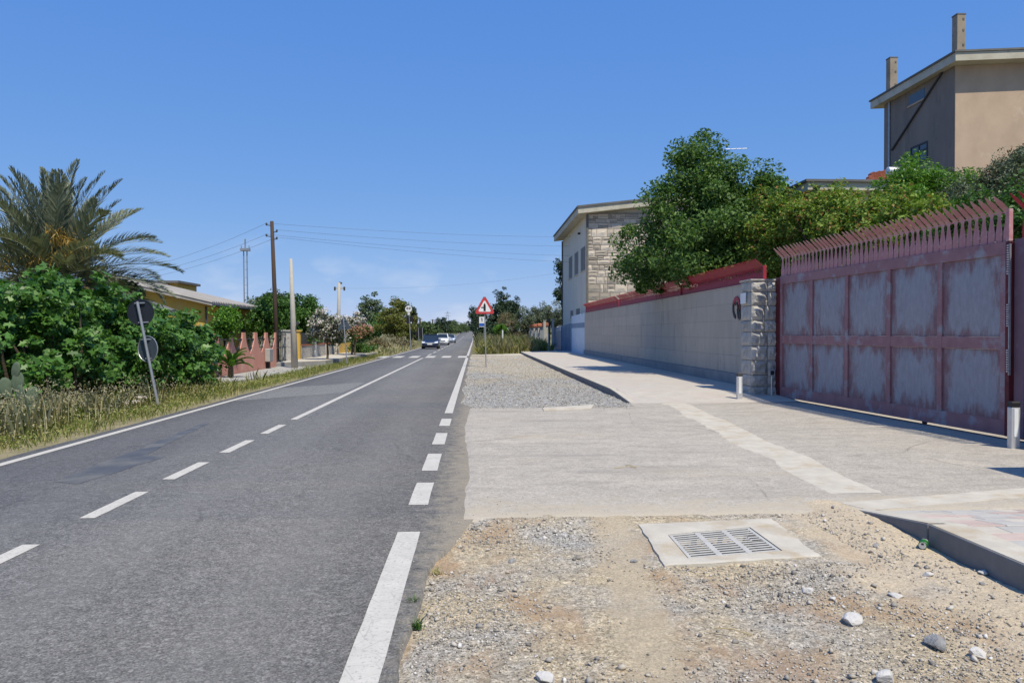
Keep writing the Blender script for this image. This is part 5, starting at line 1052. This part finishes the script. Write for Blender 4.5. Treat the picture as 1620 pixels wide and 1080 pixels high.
# -- palm
pc = at(88, 440, 25.5); pt = thing('palm_tree', 'date palm with grey green fronds and orange fruit stalks', 'palm', (pc.x, pc.y, -.1))
trk = MB(); nseg = 12
trk.tube([(pc.x, pc.y, -.1 + (pc.z + .1) * k / nseg) for k in range(nseg + 1)], [.34 + .03 * (k % 2) for k in range(nseg + 1)], 12).build('trunk', M['palm_bark'], pt)
def frond_mesh(L_, droop, dry, seed):
    rng = np.random.default_rng(seed); n = 30; V = []; F = []; pts = []; a = 0.0; x = z = 0
    for i in range(n + 1):
        t = i / n; ang = -droop * t ** 1.6; pts.append((x, z, ang)); x += L_ / n * math.cos(ang); z += L_ / n * math.sin(ang)
    quad = []
    def add4(p0, p1, p2, p3): b = len(V); V.extend([p0, p1, p2, p3]); quad.append([b, b + 1, b + 2, b + 3])
    for i in range(n):
        (x0, z0, a0), (x1, z1, _) = pts[i], pts[i + 1]; r0 = .03 * (1 - i / n) + .006
        add4((x0, -r0, z0), (x1, -r0, z1), (x1, 0, z1 + r0), (x0, 0, z0 + r0)); add4((x0, 0, z0 + r0), (x1, 0, z1 + r0), (x1, r0, z1), (x0, r0, z0))
    nl = 62
    for k in range(nl):
        t = .16 + .84 * k / nl; i = min(n - 1, int(t * n)); f = t * n - i; x0 = pts[i][0] + (pts[i + 1][0] - pts[i][0]) * f; z0 = pts[i][1] + (pts[i + 1][1] - pts[i][1]) * f; an_ = pts[i][2]
        ll = .62 * (math.sin(math.pi * min(1, .18 + t * .8)) ** .7) * L_ / 3.3 * rng.uniform(.85, 1.1)
        for s_ in (-1, 1):
            sw = .75 - .25 * t + rng.normal() * .06; lift = .45 + rng.normal() * .12 - (.5 if dry else 0)
            d = np.array([math.cos(sw), s_ * math.sin(sw) * .9, lift]); d = np.array([d[0] * math.cos(an_) - d[2] * math.sin(an_), d[1], d[0] * math.sin(an_) + d[2] * math.cos(an_)]); d /= np.linalg.norm(d)
            p = np.array([x0, 0, z0]); wv = np.cross(d, [0, 0, 1.]); wv /= np.linalg.norm(wv) + 1e-6; hw = .024
            m_ = p + d * ll * .5; e = p + d * ll + np.array([0, 0, -.12 * ll])
            add4(tuple(p - wv * hw * .5), tuple(m_ - wv * hw), tuple(e), tuple(m_ + wv * hw))
    return np_mesh('frond', np.array(V), np.array(quad))
fm = [frond_mesh(3.6, dr_, 0, 80 + k) for k, dr_ in enumerate((.4, .85, 1.35))]; fd = [frond_mesh(3.3, dr_, 1, 90 + k) for k, dr_ in enumerate((1.5, 1.9))]
[m_.materials.append(M['l_palm']) for m_ in fm]; [m_.materials.append(M['l_palm_dry']) for m_ in fd]
rp = random.Random(4); NF = 125
for k in range(NF):
    u = k / NF; az = k * 2.39996 + rp.uniform(-.2, .2); el = R(86 - 118 * u ** .9 + rp.uniform(-6, 6))
    me = fd[k % 2] if u > .80 else fm[0 if u < .3 else (1 if u < .6 else 2)]
    o = link('frond', me, None, pt); o.location = (.12 * math.cos(az), .12 * math.sin(az), pc.z + .1 + .1 - .35 * u); o.rotation_euler = Matrix.Rotation(az, 3, 'Z').to_4x4().to_euler(); 
    o.rotation_euler = (Matrix.Rotation(az, 3, 'Z') @ Matrix.Rotation(-el, 3, 'Y') @ Matrix.Rotation(rp.uniform(-.5, .5), 3, 'X')).to_euler(); o.scale = [rp.uniform(.88, 1.08)] * 3
for k, (px, py) in enumerate(((93, 372), (120, 390), (8, 418), (70, 410))):
    e = at(px, py, 24.6); b0_ = Vector((pc.x, pc.y, pc.z)); md = b0_.lerp(e, .6) + Vector((0, 0, .35)); st_ = MB().tube([b0_, md, e + Vector((0, 0, .2))], [.04, .03, .02], 6).build('fruit_stalk', M['date'], pt)
    rng = np.random.default_rng(100 + k); n = 170; P = np.array(e) + rng.normal(size=(n, 3)) * [.22, .2, .16]; dn = rng.normal(size=(n, 3)) * .5; dn[:, 2] -= 1; dn /= np.linalg.norm(dn, axis=1)[:, None]; sd2 = np.cross(dn, rng.normal(size=(n, 3))); sd2 /= np.linalg.norm(sd2, axis=1)[:, None]
    V = np.stack([P - sd2 * .012, P + dn * .3, P + sd2 * .012], 1).reshape(-1, 3); np_obj('fruit_strands', V, np.arange(n * 3).reshape(-1, 3), M['date'], st_)['kind'] = 'stuff'
# -- other left plants
def lt(name, lab, cat, px, pyb, Y, blobs, leaf, nc, nl, rc, sz, tr_=.12, seed=1, **kw): p = at(px, pyb, Y); return tree(name, lab, cat, (p.x, Y, float(rise(Y)) - .05), [bl(*b) for b in blobs], leaf, nc, nl, rc, sz, .5, tr_, seed, **kw)
lt('bright_bush', 'bright green rounded bush above the pink wall near end', 'bush', 356, 545, 31, [(356, 508, 31, .55, .5), (350, 522, 31, .5, .45)], 'l_bright', 40, 3200, .28, .13, .05, 111)
lt('dark_hanging_bush', 'dark drooping bush under the palm right side', 'bush', 205, 560, 27, [(200, 466, 27, .7, .35)], 'l_cyp', 30, 2200, .3, .16, .06, 112)
ag = thing('young_palm', 'small young palm with arching leaves before the pink wall', 'palm', (at(365, 596, 29).x, 29, 0))
fmn = frond_mesh(.95, 1.2, 0, 95); fmn.materials.append(M['l_bright'])
for k in range(14): az = k * 2.4; o = link('frond', fmn, None, ag); o.location = (0, 0, .42); o.rotation_euler = (Matrix.Rotation(az, 3, 'Z') @ Matrix.Rotation(-R(75 - 4 * k), 3, 'Y')).to_euler()
MB().tube([(ag.location.x, 29, -.05), (ag.location.x, 29, .45)], [.12, .1], 8).build('trunk', M['palm_bark'], ag)
lt('orange_tree', 'left rounded orange tree behind the wooden pole', 'tree', 420, 570, 46, [(425, 500, 46, 1.3, 1.2), (445, 505, 45.5, 1.4, 1.3), (412, 515, 46, .9, .9), (440, 490, 46.5, 1.1, .8)], 'l_orange', 120, 13000, .5, .17, .14, 113, shell=.35)
lt('orange_tree', 'right orange tree behind the bare concrete pole', 'tree', 482, 570, 47, [(470, 500, 47, 1.3, 1.2), (488, 505, 46.5, 1.0, 1.1), (478, 485, 47, .9, .7), (480, 525, 46.5, 1.2, .9)], 'l_orange', 110, 12000, .5, .17, .14, 114, shell=.35)
lt('background_tree', 'pale green tree top behind the orange trees', 'tree', 432, 560, 58, [(425, 488, 58, 1.4, 1.0), (440, 478, 58, 1.2, .8), (495, 488, 58, .6, .9)], 'l_far', 60, 5000, .5, .22, .14, 115)
for px, yb, Y, lab, sd, sc in ((517, 575, 42.5, 'white flowering oleander tree beside the triangular sign back', 116, 1), (556, 566, 52, 'white flowering oleander right of the triangular sign back', 117, 1.15)):
    dxp = px - 517
    lt('oleander', lab, 'shrub', px, yb, Y, [(px - 4, 515, Y, .85 * sc, .75 * sc), (px + 8, 520, Y, .7 * sc, .7 * sc), (px - 12, 528, Y, .55 * sc, .45 * sc), (px + 14, 530, Y, .5 * sc, .4 * sc)], 'l_olive', 90, 5200, .36, .16, .06, sd, shell=.3, extra=[('flowers', 'l_flower', 1900, .11, .9, .8)])
lt('rusty_shrub', 'rust tinged flowering shrub under the second oleander', 'shrub', 560, 566, 50, [(552, 530, 50, .6, .35), (575, 528, 51, .8, .4)], 'l_orange', 30, 1600, .3, .15, .05, 118, extra=[('faded_flowers', 'l_rust', 1100, .13, .9, .6)])
for i, (px, py, Y, rx, rz, lab) in enumerate(((573, 548, 56, .9, .7, 'dark green low bush right of the yellow wall'), (592, 548, 62, 1.2, .8, 'olive brown low bush in the left verge'), (615, 546, 72, 1.6, .8, 'dry brown brush below the eucalyptus'), (635, 545, 80, 1.2, .7, 'dry brush beside the round sign pole'))):
    lt('verge_bush', lab, 'bush', px, py + 12, Y, [(px, py, Y, rx, rz), (px + 8, py + 2, Y, rx * .7, rz * .8)], 'l_orange' if i == 0 else 'l_dry', 40, 3000, .35, .14, .04, 120 + i, shell=.2, group='bushes in the left verge')
lt('eucalyptus', 'slender grey green eucalyptus left of the tallest verge tree', 'tree', 585, 550, 100, [(580, 490, 100, 1.2, 1.6), (592, 485, 100, 1.0, 1.8), (588, 510, 100, 1.8, 1.3)], 'l_euc', 80, 5500, .6, .3, .2, 125, shell=.3)
lt('verge_tree', 'yellowish green broad tree behind the round sign', 'tree', 628, 550, 90, [(625, 490, 90, 1.6, 1.4), (632, 510, 89, 1.9, 1.6), (615, 515, 90, 1.5, 1.4), (638, 485, 90, .9, .9), (640, 525, 88, 1.3, 1.0)], 'l_yellowgreen', 110, 9500, .6, .26, .2, 126, shell=.3)
lt('verge_tree', 'dark green lower tree below the eucalyptus', 'tree', 600, 555, 95, [(598, 518, 95, 1.6, 1.2), (610, 505, 96, 1.2, 1.3), (585, 525, 95, 1.4, .9)], 'l_orange', 80, 6000, .6, .24, .18, 127, shell=.3)
lt('conifer', 'narrow dark conifer just right of the round sign', 'tree', 653, 545, 110, [(653, 505, 110, .7, 2.0), (652, 495, 110, .4, 1.3)], 'l_cyp', 50, 3000, .45, .24, .15, 128, shell=.2)
lt('verge_tree', 'small light green tree right below the black box sign', 'tree', 655, 545, 112, [(652, 525, 112, 1.3, 1.3), (660, 530, 112, 1.0, .9)], 'l_far', 40, 3000, .5, .25, .12, 129)
ft = [(668, 518, 190, 2.2, 1.8), (678, 519, 230, 3, 1.7), (690, 519, 240, 3.2, 2.0), (698, 513, 230, 2.8, 2.6), (706, 517, 260, 2.6, 2.0), (713, 517, 280, 3.2, 2.2), (722, 517, 300, 3.6, 2.4), (730, 518, 330, 3.5, 2.4), (737, 518, 370, 3.2, 2.4), (742, 520, 420, 3.0, 2.2), (684, 521, 200, 2.2, 1.2)]
fl = ['farthest left round tree behind the dark board', 'pale tree between the board and the white car', 'broad tree above the white car', 'tallest dark distant tree near the pylon', 'distant tree just right of the tallest dark one', 'distant tree left of the road bend', 'rounded distant tree before the horizon gap', 'second distant tree left of the road end', 'small distant tree left of the road end', 'last tiny tree at the road end', 'low hedge tree above the blue car roof']
for i, ((px, py, Y, rx, rz), lab) in enumerate(zip(ft, fl)): lt('distant_tree', lab, 'tree', px, 530, Y, [(px, py, Y, rx, rz), (px + 2, py + 4, Y, rx * 1.1, rz * .7)], 'l_cyp' if i == 3 else 'l_far', 34, 2200, rx * .36, .5, .2, 140 + i, group='distant trees left of the road', shell=.3, limbs=4)
# -- right background
for i, (px, py, Y, rx, rz, lab) in enumerate(((760, 512, 150, 2.2, 3.0, 'dark conifer group left of the warning sign pole'), (785, 492, 140, 2.4, 3.4, 'dark pine directly right of the warning sign'), (797, 480, 142, 1.2, 3.0, 'tall pine spire right of the warning sign'), (770, 520, 135, 2.0, 1.6, 'low dark conifer behind the bus stop sign'), (812, 490, 150, 1.2, 2.8, 'thin pine spire left of the olives'), (805, 512, 135, 2.6, 2.0, 'dark understorey tree behind the bright bush'), (752, 500, 175, 1.5, 2.6, 'leftmost dark tree overhanging the road end'))):
    p = at(px, 530, Y); tree('pine', lab, 'tree', (p.x, Y, 0), [bl(px, py, Y, rx, rz), bl(px, py + 10, Y, rx * 1.15, rz * .7)], 'l_cyp' if i != 5 else 'l_far', 60, 4200, .65, .34, .5, .2, 160 + i, 'dark trees right of the road', shell=.3, limbs=8)
for i, (px, py, Y, r_, lab) in enumerate(((835, 502, 105, 1.8, 'olive tree left above the railing fence'), (858, 497, 100, 1.9, 'olive tree in the middle behind the terracotta coping'), (878, 497, 96, 1.8, 'olive tree right behind the blue sheet fence'), (848, 515, 110, 2.0, 'low olive behind the railing fence'))):
    p = at(px, 540, Y); tree('olive_tree', lab, 'tree', (p.x, Y, 0), [bl(px, py, Y, r_, r_ * .9), bl(px + 8, py + 8, Y, r_, r_ * .7), bl(px - 8, py + 6, Y, r_ * .8, r_ * .7)], 'l_olive', 70, 5600, .55, .24, .35, .2, 170 + i, 'olive trees beyond the blue fence', shell=.3)
p = at(886, 440, 84); tree('dark_tree', 'dark tree peeking out behind the stone house corner', 'tree', (p.x + .5, 84, 0), [bl(888, 428, 84, .5, 1.3), bl(886, 460, 84, .6, .9), bl(896, 470, 84, 1.0, 1.2)], 'l_cyp', 40, 2600, .5, .24, .5, .15, 180, shell=.3)
p = at(793, 522, 100); tree('round_bush', 'bright yellow green rounded bush behind the white marker post', 'bush', (p.x, 100, 0), [bl(793, 519, 100, .75, .4), bl(788, 523, 100, .7, .4)], 'l_bright', 30, 2200, .3, .18, .5, .05, 181)
p = at(815, 527, 105); tree('brown_bush', 'brownish bush right of the bright rounded bush', 'bush', (p.x, 105, 0), [bl(815, 520, 105, 1.5, 1.2), bl(800, 508, 112, 1.5, 1.2)], 'l_dry', 40, 2800, .5, .22, .5, .05, 182)
# -- grass
def grass(name, lab, x0, x1, y0, y1, n, h0, h1, mat, seed, wd=.012, dens=None, zf=-.05, lean=.6):
    rng = np.random.default_rng(seed); X = rng.uniform(x0, x1, n); Y = y0 + (y1 - y0) * rng.random(n) ** 1.3
    if dens is not None: k = rng.random(n) < dens(X, Y); X, Y = X[k], Y[k]
    n = len(X); hh_ = rng.uniform(h0, h1, n) * (.55 + .9 * vn(X * 1.3, Y * 1.3, seed)); a = rng.uniform(0, 2 * np.pi, n); ln_ = rng.uniform(.1, lean, n) * hh_; hh_ = hh_ * (1 - .25 * (ln_ / hh_) ** 2) * (.5 + 1.0 * vn(X * .45, Y * .45, seed + 7))
    W = wd * (1 + Y / 40); dx, dy = np.cos(a), np.sin(a); Z = rise(Y) + zf
    b0_ = np.stack([X - dy * W, Y + dx * W, Z], -1); b1_ = np.stack([X + dy * W, Y - dx * W, Z], -1); m0 = np.stack([X + dx * ln_ * .35 + dy * W * .7, Y + dy * ln_ * .35 - dx * W * .7, Z + hh_ * .6], -1); m1 = np.stack([X + dx * ln_ * .35 - dy * W * .7, Y + dy * ln_ * .35 + dx * W * .7, Z + hh_ * .6], -1); tp = np.stack([X + dx * ln_, Y + dy * ln_, Z + hh_], -1)
    V = np.stack([b0_, b1_, m0, tp, m1], 1).reshape(-1, 3); F = np.arange(n * 5).reshape(-1, 5); o = np_obj(name, V, F, M[mat])
    return tag(o, lab, 'grass', kind='stuff')
foot = lambda X, Y: ((Y < 25.5) | (X > -7.75 + .1 * np.sin(Y))).astype(float)
edge_d = lambda X, Y: foot(X, Y) * np.clip((-6.42 - X + .35 * fbm(Y * .8, X, 9) * 2) / .55, .04, 1) * np.clip(1.4 - Y / 90, .25, 1)
grass('grass', 'short green verge grass along the left road edge', -9.6, -6.38, 6, 60, 30000, .05, .22, 'g_green', 201, .0045, edge_d)
oat_d = lambda X, Y: np.clip((-6.95 - X) / 1.1, 0, 1) * np.clip((19.5 - Y) / 2.5, 0, 1)
grass('wild_oats', 'tall dry wild oats before the fig bushes', -11, -6.9, 8.5, 19.5, 4200, .25, .72, 'g_dry', 202, .0045, oat_d, lean=.45)
grass('tall_weeds', 'taller green weeds at the foot of the fig bushes', -10.4, -7.2, 9, 29, 8000, .15, .45, 'g_green', 203, .005, lambda X, Y: foot(X, Y) * np.clip((-7.2 - X) / .6, 0, 1))
rng = np.random.default_rng(204); n = 16000; X = rng.uniform(-10.6, -7.0, n); Y = rng.uniform(9, 19, n); k = rng.random(n) < oat_d(X, Y); X, Y = X[k], Y[k]; P = np.stack([X, Y, rng.uniform(.22, .75, len(X)) * (.55 + .9 * vn(X * 1.3, Y * 1.3, 202)) * (.5 + 1.0 * vn(X * .45, Y * .45, 209)) - .05], -1)
V, F = leaf_mesh(P, rand_rot(len(P), .3, rng), .05, .32, 'diamond', rng); tag(np_obj('oat_heads', V, F, M['g_dry']), 'pale nodding seed heads of the wild oats', 'grass', kind='stuff')
grass('far_verge_grass', 'dry grass of the far left verge', -9.5, -6.5, 58, 200, 9000, .15, .6, 'g_dry', 205, .012); grass('far_verge_green', 'green tufts of the far left verge', -9.5, -6.6, 58, 160, 6000, .15, .5, 'g_green', 206, .012)
fd_ = lambda X, Y: ((Y > 58.9 + (X + .3) * .82) & (Y > 66 * (X > 5.2)) & (X < 6.6) & (X > .25)).astype(float)
grass('field_grass', 'tall mixed grass beyond the concrete path on the right', -.1, 7.0, 59, 125, 30000, .3, 1.0, 'g_green', 207, .006, fd_); grass('field_dry_grass', 'dry stalks among the grass on the right', -.1, 7.0, 59, 125, 16000, .4, 1.15, 'g_dry', 208, .004, fd_)
def weeds(name, lab, x0, x1, y0, y1, n, hmax, sz, mat, seed, dens):
    rng = np.random.default_rng(seed); X = rng.uniform(x0, x1, n); Y = y0 + (y1 - y0) * rng.random(n) ** 1.2; k = rng.random(n) < dens(X, Y); X, Y = X[k], Y[k]; n = len(X)
    P = np.stack([X, Y, rise(Y) - .03 + hmax * rng.random(n) ** 1.5 * (.3 + 1.2 * vn(X * .8, Y * .8, seed))], -1); V, F = leaf_mesh(P, rand_rot(n, 1.2, rng), sz * (1 + 0 * X), .38, 'diamond', rng)
    return tag(np_obj(name, V, F, M[mat]), lab, 'weeds', kind='stuff')
weeds('verge_weeds', 'low leafy weeds in the left verge', -9.8, -6.45, 6, 40, 36000, .26, .055, 'g_green', 211, edge_d)
weeds('dry_weeds', 'dry leafy stalks in the left verge', -10.5, -6.7, 8, 24, 9000, .5, .05, 'g_dry', 212, lambda X, Y: np.clip((-6.7 - X) / .8, 0, 1))
weeds('field_weeds', 'leafy weeds among the tall grass on the right', .2, 7, 59, 125, 16000, .9, .16, 'g_green', 213, fd_)
weeds('field_dry_weeds', 'pale seed heads over the tall grass on the right', .2, 7, 59, 125, 9000, 1.1, .12, 'g_dry', 214, fd_)
weeds('far_left_weeds', 'dry leafy growth of the far left verge', -9.5, -6.6, 56, 160, 9000, .7, .16, 'g_dry', 215, lambda X, Y: X * 0 + 1)
# -- prickly pear at the left edge
M['cactus'] = pm('dusty_cactus_pad', (.085, .12, .075), (.12, .155, .10), 9, .75, .003, 60)
pp = thing('prickly_pear', 'prickly pear cactus among the oats at the left edge', 'cactus', (at(45, 650, 15).x, 15, -.05))
for px, py, r_, yaw, tl in ((45, 636, .17, .3, .1), (33, 612, .17, -.4, -.3), (50, 612, .15, .2, .35), (57, 632, .16, .6, .9), (28, 590, .16, .1, .1), (10, 600, .17, .5, -.2), (25, 572, .14, -.3, .2), (5, 655, .18, .2, .5), (48, 660, .17, -.2, 0)):
    p = at(px, py + 14, 15 - (.3 if py > 600 else 0)); Mx = Matrix.Rotation(yaw, 3, 'Z') @ Matrix.Rotation(tl, 3, 'Y'); m = MB(); ring = []
    for s_ in np.linspace(-1, 1, 7):
        rr_ = math.sqrt(max(0.03, 1 - s_ * s_)) * r_; ring.append([p + Mx @ Vector((rr_ * (.72) * math.cos(a_), s_ * .035, rr_ * 1.25 * math.sin(a_))) for a_ in np.linspace(0, 2 * math.pi, 15)[:-1]])
    for i in range(6): m.add(ring[i] + ring[i + 1], [[k, (k + 1) % 14, (k + 1) % 14 + 14, k + 14] for k in range(14)])
    m.add(ring[0], [list(range(14))]); m.add(ring[-1], [list(range(14))]); m.build('pad', M['cactus'], pp, smooth=True)
MB().tube([(pp.location.x, 15, -.05), at(45, 640, 15)], [.09, .07], 8).build('stem', M['cactus'], pp)
for i, (px, py) in enumerate(((203, 637), (217, 634), (224, 628))):
    p = at(px, py, 17.2); t = thing('wild_carrot', ('left white umbel flower at the leaning pole foot', 'middle white umbel flower at the leaning pole foot', 'right white umbel flower at the leaning pole foot')[i], 'flower', (p.x, 17.2, -.05), 0, 'white umbels by the leaning sign')
    MB().tube([(p.x, 17.2, -.05), p], .006, 5).build('stem', M['l_orange'], t); rng = np.random.default_rng(300 + i); n = 90; d = rng.normal(size=(n, 3)) * [.06, .06, .012]; V, F = leaf_mesh(np.array(p) + d, rand_rot(n, 2, rng), .03, .9, 'diamond', rng); np_obj('umbel', V, F, M['l_flower'], t)

# ============================================================ STONES AND LITTER
def pebbles(name, lab, x0, x1, y0, y1, n, s0, s1, zf, seed, dens=None):
    rng = np.random.default_rng(seed); X = rng.uniform(x0, x1, n); Y = rng.uniform(y0, y1, n)
    if dens is not None: k = rng.random(n) < dens(X, Y); X, Y = X[k], Y[k]
    n = len(X); s = s0 + (s1 - s0) * rng.random(n) ** 3.2; Z = zf(X, Y) + s * .18
    tpl = np.array([(1, 0, 0), (0, 1, 0), (-1, 0, 0), (0, -1, 0), (0, 0, .7), (0, 0, -.7)], float); V = tpl[None] * rng.uniform(.55, 1.15, (n, 6, 1)) + rng.normal(size=(n, 6, 3)) * .16
    a = rng.uniform(0, 2 * np.pi, n); ca, sa = np.cos(a), np.sin(a); V = np.stack([V[..., 0] * ca[:, None] - V[..., 1] * sa[:, None], V[..., 0] * sa[:, None] + V[..., 1] * ca[:, None], V[..., 2]], -1) * s[:, None, None] * .5 + np.stack([X, Y, Z], -1)[:, None]
    ft_ = np.array([(0, 1, 4), (1, 2, 4), (2, 3, 4), (3, 0, 4), (1, 0, 5), (2, 1, 5), (3, 2, 5), (0, 3, 5)]); F = (np.arange(n)[:, None, None] * 6 + ft_[None]).reshape(-1, 3)
    return tag(np_obj(name, V.reshape(-1, 3), F, M['pebble']), lab, 'gravel', kind='stuff')
pad = lambda X, Y: ~((X > 1.15) & (X < 2.95) & (Y > 5.5) & (Y < 6.85))
pd = lambda X, Y: pad(X, Y) * np.clip(.3 + 1.8 * (vn(X * 1.4, Y * 1.4, 401) - .4), .08, 1) * np.clip(np.abs(X - .10 * Y - .78 + .25) / .22, .12, 1) * np.clip(1.4 - np.clip(X - 2.45, 0, 1) * 1.25, .12, 1)
pebbles('loose_gravel', 'loose gravel strewn over the near dirt', -.35, 3.5, 2.4, 6.95, 70000, .004, .026, dirt_z, 402, pd)
pebbles('loose_rubble', 'coarser rubble bits on the near dirt', -.3, 3.5, 2.5, 6.9, 2200, .018, .06, dirt_z, 403, pd)
pebbles('gravel_stones', 'coarse grey gravel of the bed past the driveway', -.4, 3.8, 17.3, 50, 26000, .02, .06, grav_z, 404, lambda X, Y: np.clip(1.5 - (Y - 17) / 14, .22, 1))
pebbles('gravel_spill', 'gravel spilt over the far driveway edge', -.2, 3.6, 16.2, 17.3, 1500, .012, .04, lambda X, Y: drive_z(X, Y), 407, lambda X, Y: np.clip((Y - 16.2) / 1.1, 0, 1) ** 2.5)
pebbles('driveway_grit', 'grit scattered on the driveway edge', -.1, 4, 7.0, 8.3, 900, .005, .016, lambda X, Y: X * 0 + .012, 405)
pebbles('edge_grit', 'grit strewn along the asphalt edge', -.62, -.1, 2.4, 17.5, 2600, .004, .016, lambda X, Y: X * 0 + .0, 406, lambda X, Y: np.clip((X + .62) / .4, 0, 1) ** 1.5)
def rock(px, py, r_, sq, mt, lab, seed):
    p = gp(px, py, -.01); bm = bmesh.new(); bmesh.ops.create_icosphere(bm, subdivisions=3, radius=1); rng = np.random.default_rng(seed); dirs = rand_rot(11, 0, rng); offs = rng.uniform(.5, .85, 11)
    for v_ in bm.verts:
        c_ = np.array(v_.co)
        for d_, o_ in zip(dirs, offs):
            e_ = c_ @ d_ - o_
            if e_ > 0: c_ = c_ - d_ * e_
        c_ = c_ + rng.normal(size=3) * .012; v_.co = Vector(c_ * np.array([r_, r_ * .8, r_ * sq]))
    me = bpy.data.meshes.new('rubble_stone'); bm.to_mesh(me); bm.free(); o = link('rubble_stone', me, M[mt]); z = float(dirt_z(np.array(p.x), np.array(p.y))); o.location = (p.x, p.y, z + r_ * sq * .45); o.rotation_euler = (0, rng.uniform(-.2, .2), rng.uniform(0, 6)); tag(o, lab, 'stone', 'rubble stones on the near dirt')
for a_ in ((1346, 980, .085, .5, 'rock_white', 'large flat pale rubble slab in the dirt below the drain'), (1482, 1020, .075, .6, 'rock_grey', 'dark crumbly lump at the lower right'), (1546, 1030, .062, .6, 'rock_white', 'round pale stone right of the dark crumbly lump'), (1402, 1072, .065, .6, 'rock_white', 'pale stone cut by the bottom edge at right'), (1418, 936, .06, .35, 'rock_white', 'flat half buried pale stone above the dark lump'), (1278, 934, .045, .6, 'rock_white', 'white angular stone below the drain right corner'), (1318, 946, .03, .5, 'rock_white', 'small white stone between the drain and the flat slab'), (1468, 868 + 44, .04, .6, 'rock_white', 'whitish chip lying near the kerb'), (1385, 870, .028, .8, 'rock_grey', 'small round grey stone left of the green can'), (1318, 814, .022, .9, 'rock_grey', 'small dark stone on the sand before the kerb end'), (862, 1068, .06, .5, 'rock_white', 'pale flat stone at the bottom centre'), (1556, 912, .045, .5, 'rock_white', 'jagged whitish stone against the kerb'), (1553, 928, .025, .6, 'rock_grey', 'brown grey pebble near the kerb at right'), (720, 852, .035, .4, 'rock_white', 'small white chip near the end of the edge line'), (810, 885, .04, .5, 'rock_grey', 'grey stone left of the drain'), (1003, 887, .035, .5, 'rock_grey', 'brownish stone by the drain lower left corner')): rock(*a_, seed=int(a_[0]))
cz = gp(1468, 867, 0); cn = thing('drink_can', 'crushed green drink can lying against the kerb', 'can', (3.46, 5.76, float(dirt_z(np.array(3.46), np.array(5.76))) + .034), R(-38))
prof = [(0, .024), (.004, .030), (.012, .0325), (.10, .0325), (.112, .027), (.116, .0265)]
V = []; n = 20
for i, (x, r_) in enumerate(prof):
    for k in range(n): a_ = 2 * math.pi * k / n; dent = 1 - .16 * max(0, math.cos(a_ - 1.2)) * (1 if 1 < i < 4 else 0); V.append((r_ * math.cos(a_) * dent, -x + .055, r_ * math.sin(a_) * dent))
F = [[i * n + k, i * n + (k + 1) % n, (i + 1) * n + (k + 1) % n, (i + 1) * n + k] for i in range(len(prof) - 1) for k in range(n)] + [list(range(n))]
MB().add(V, F).build('body', M['can_green'], cn, local=True, smooth=True)
MB().tube([(0, -.058, 0), (0, -.0615, 0)], [.0262, .0262], 20).build('lid', M['alu'], cn, local=True); MB().prism([(-.01, -.0622, .004), (.01, -.0622, .004), (.008, -.0622, .019), (-.008, -.0622, .019)], (0, .0005, 0)).build('opening', M['black'], cn, local=True)
for i, (a, b, lab) in enumerate((((972, 743), (1008, 741), 'dry twig lying on the driveway centre'), ((990, 738), (1007, 743), 'short dark twig crossing the pale twig'), ((1130, 995), (1190, 1008), 'dry straw on the dirt below the drain'), ((664, 985), (680, 962), 'dry stalk at the asphalt edge'))):
    p, q_ = gp(*a, .0), gp(*b, .0); z = .022 if i < 2 else .01; tag(MB().tube([(p.x, p.y, z), ((p.x + q_.x) / 2, (p.y + q_.y) / 2 + .01, z + .012), (q_.x, q_.y, z + .004)], .004, 5).build('twig', M['straw']), lab, 'twig')
for i, (px, py) in enumerate(((655, 950), (660, 985), (690, 900))):
    p = gp(px, py); t = thing('weed_tuft', ('green weed tuft at the asphalt edge, middle one', 'green weed tuft at the asphalt edge, nearest one', 'dry weed tuft at the asphalt edge, farthest one')[i], 'weed', (p.x, p.y, -.03)); rng = np.random.default_rng(500 + i); n = 60; a_ = rng.uniform(0, 6.28, n); r_ = rng.uniform(.02, .07, n); P = np.array([p.x, p.y, -.03]); tp_ = P + np.stack([np.cos(a_) * r_, np.sin(a_) * r_, rng.uniform(.02, .08, n)], -1); bs_ = P + rng.normal(size=(n, 3)) * [.02, .02, 0]; sv = np.stack([-np.sin(a_), np.cos(a_), a_ * 0], -1) * .004
    np_obj('blades', np.stack([bs_ - sv, tp_, bs_ + sv], 1).reshape(-1, 3), np.arange(n * 3).reshape(-1, 3), M['g_dry' if i == 2 else 'l_orange'], t)
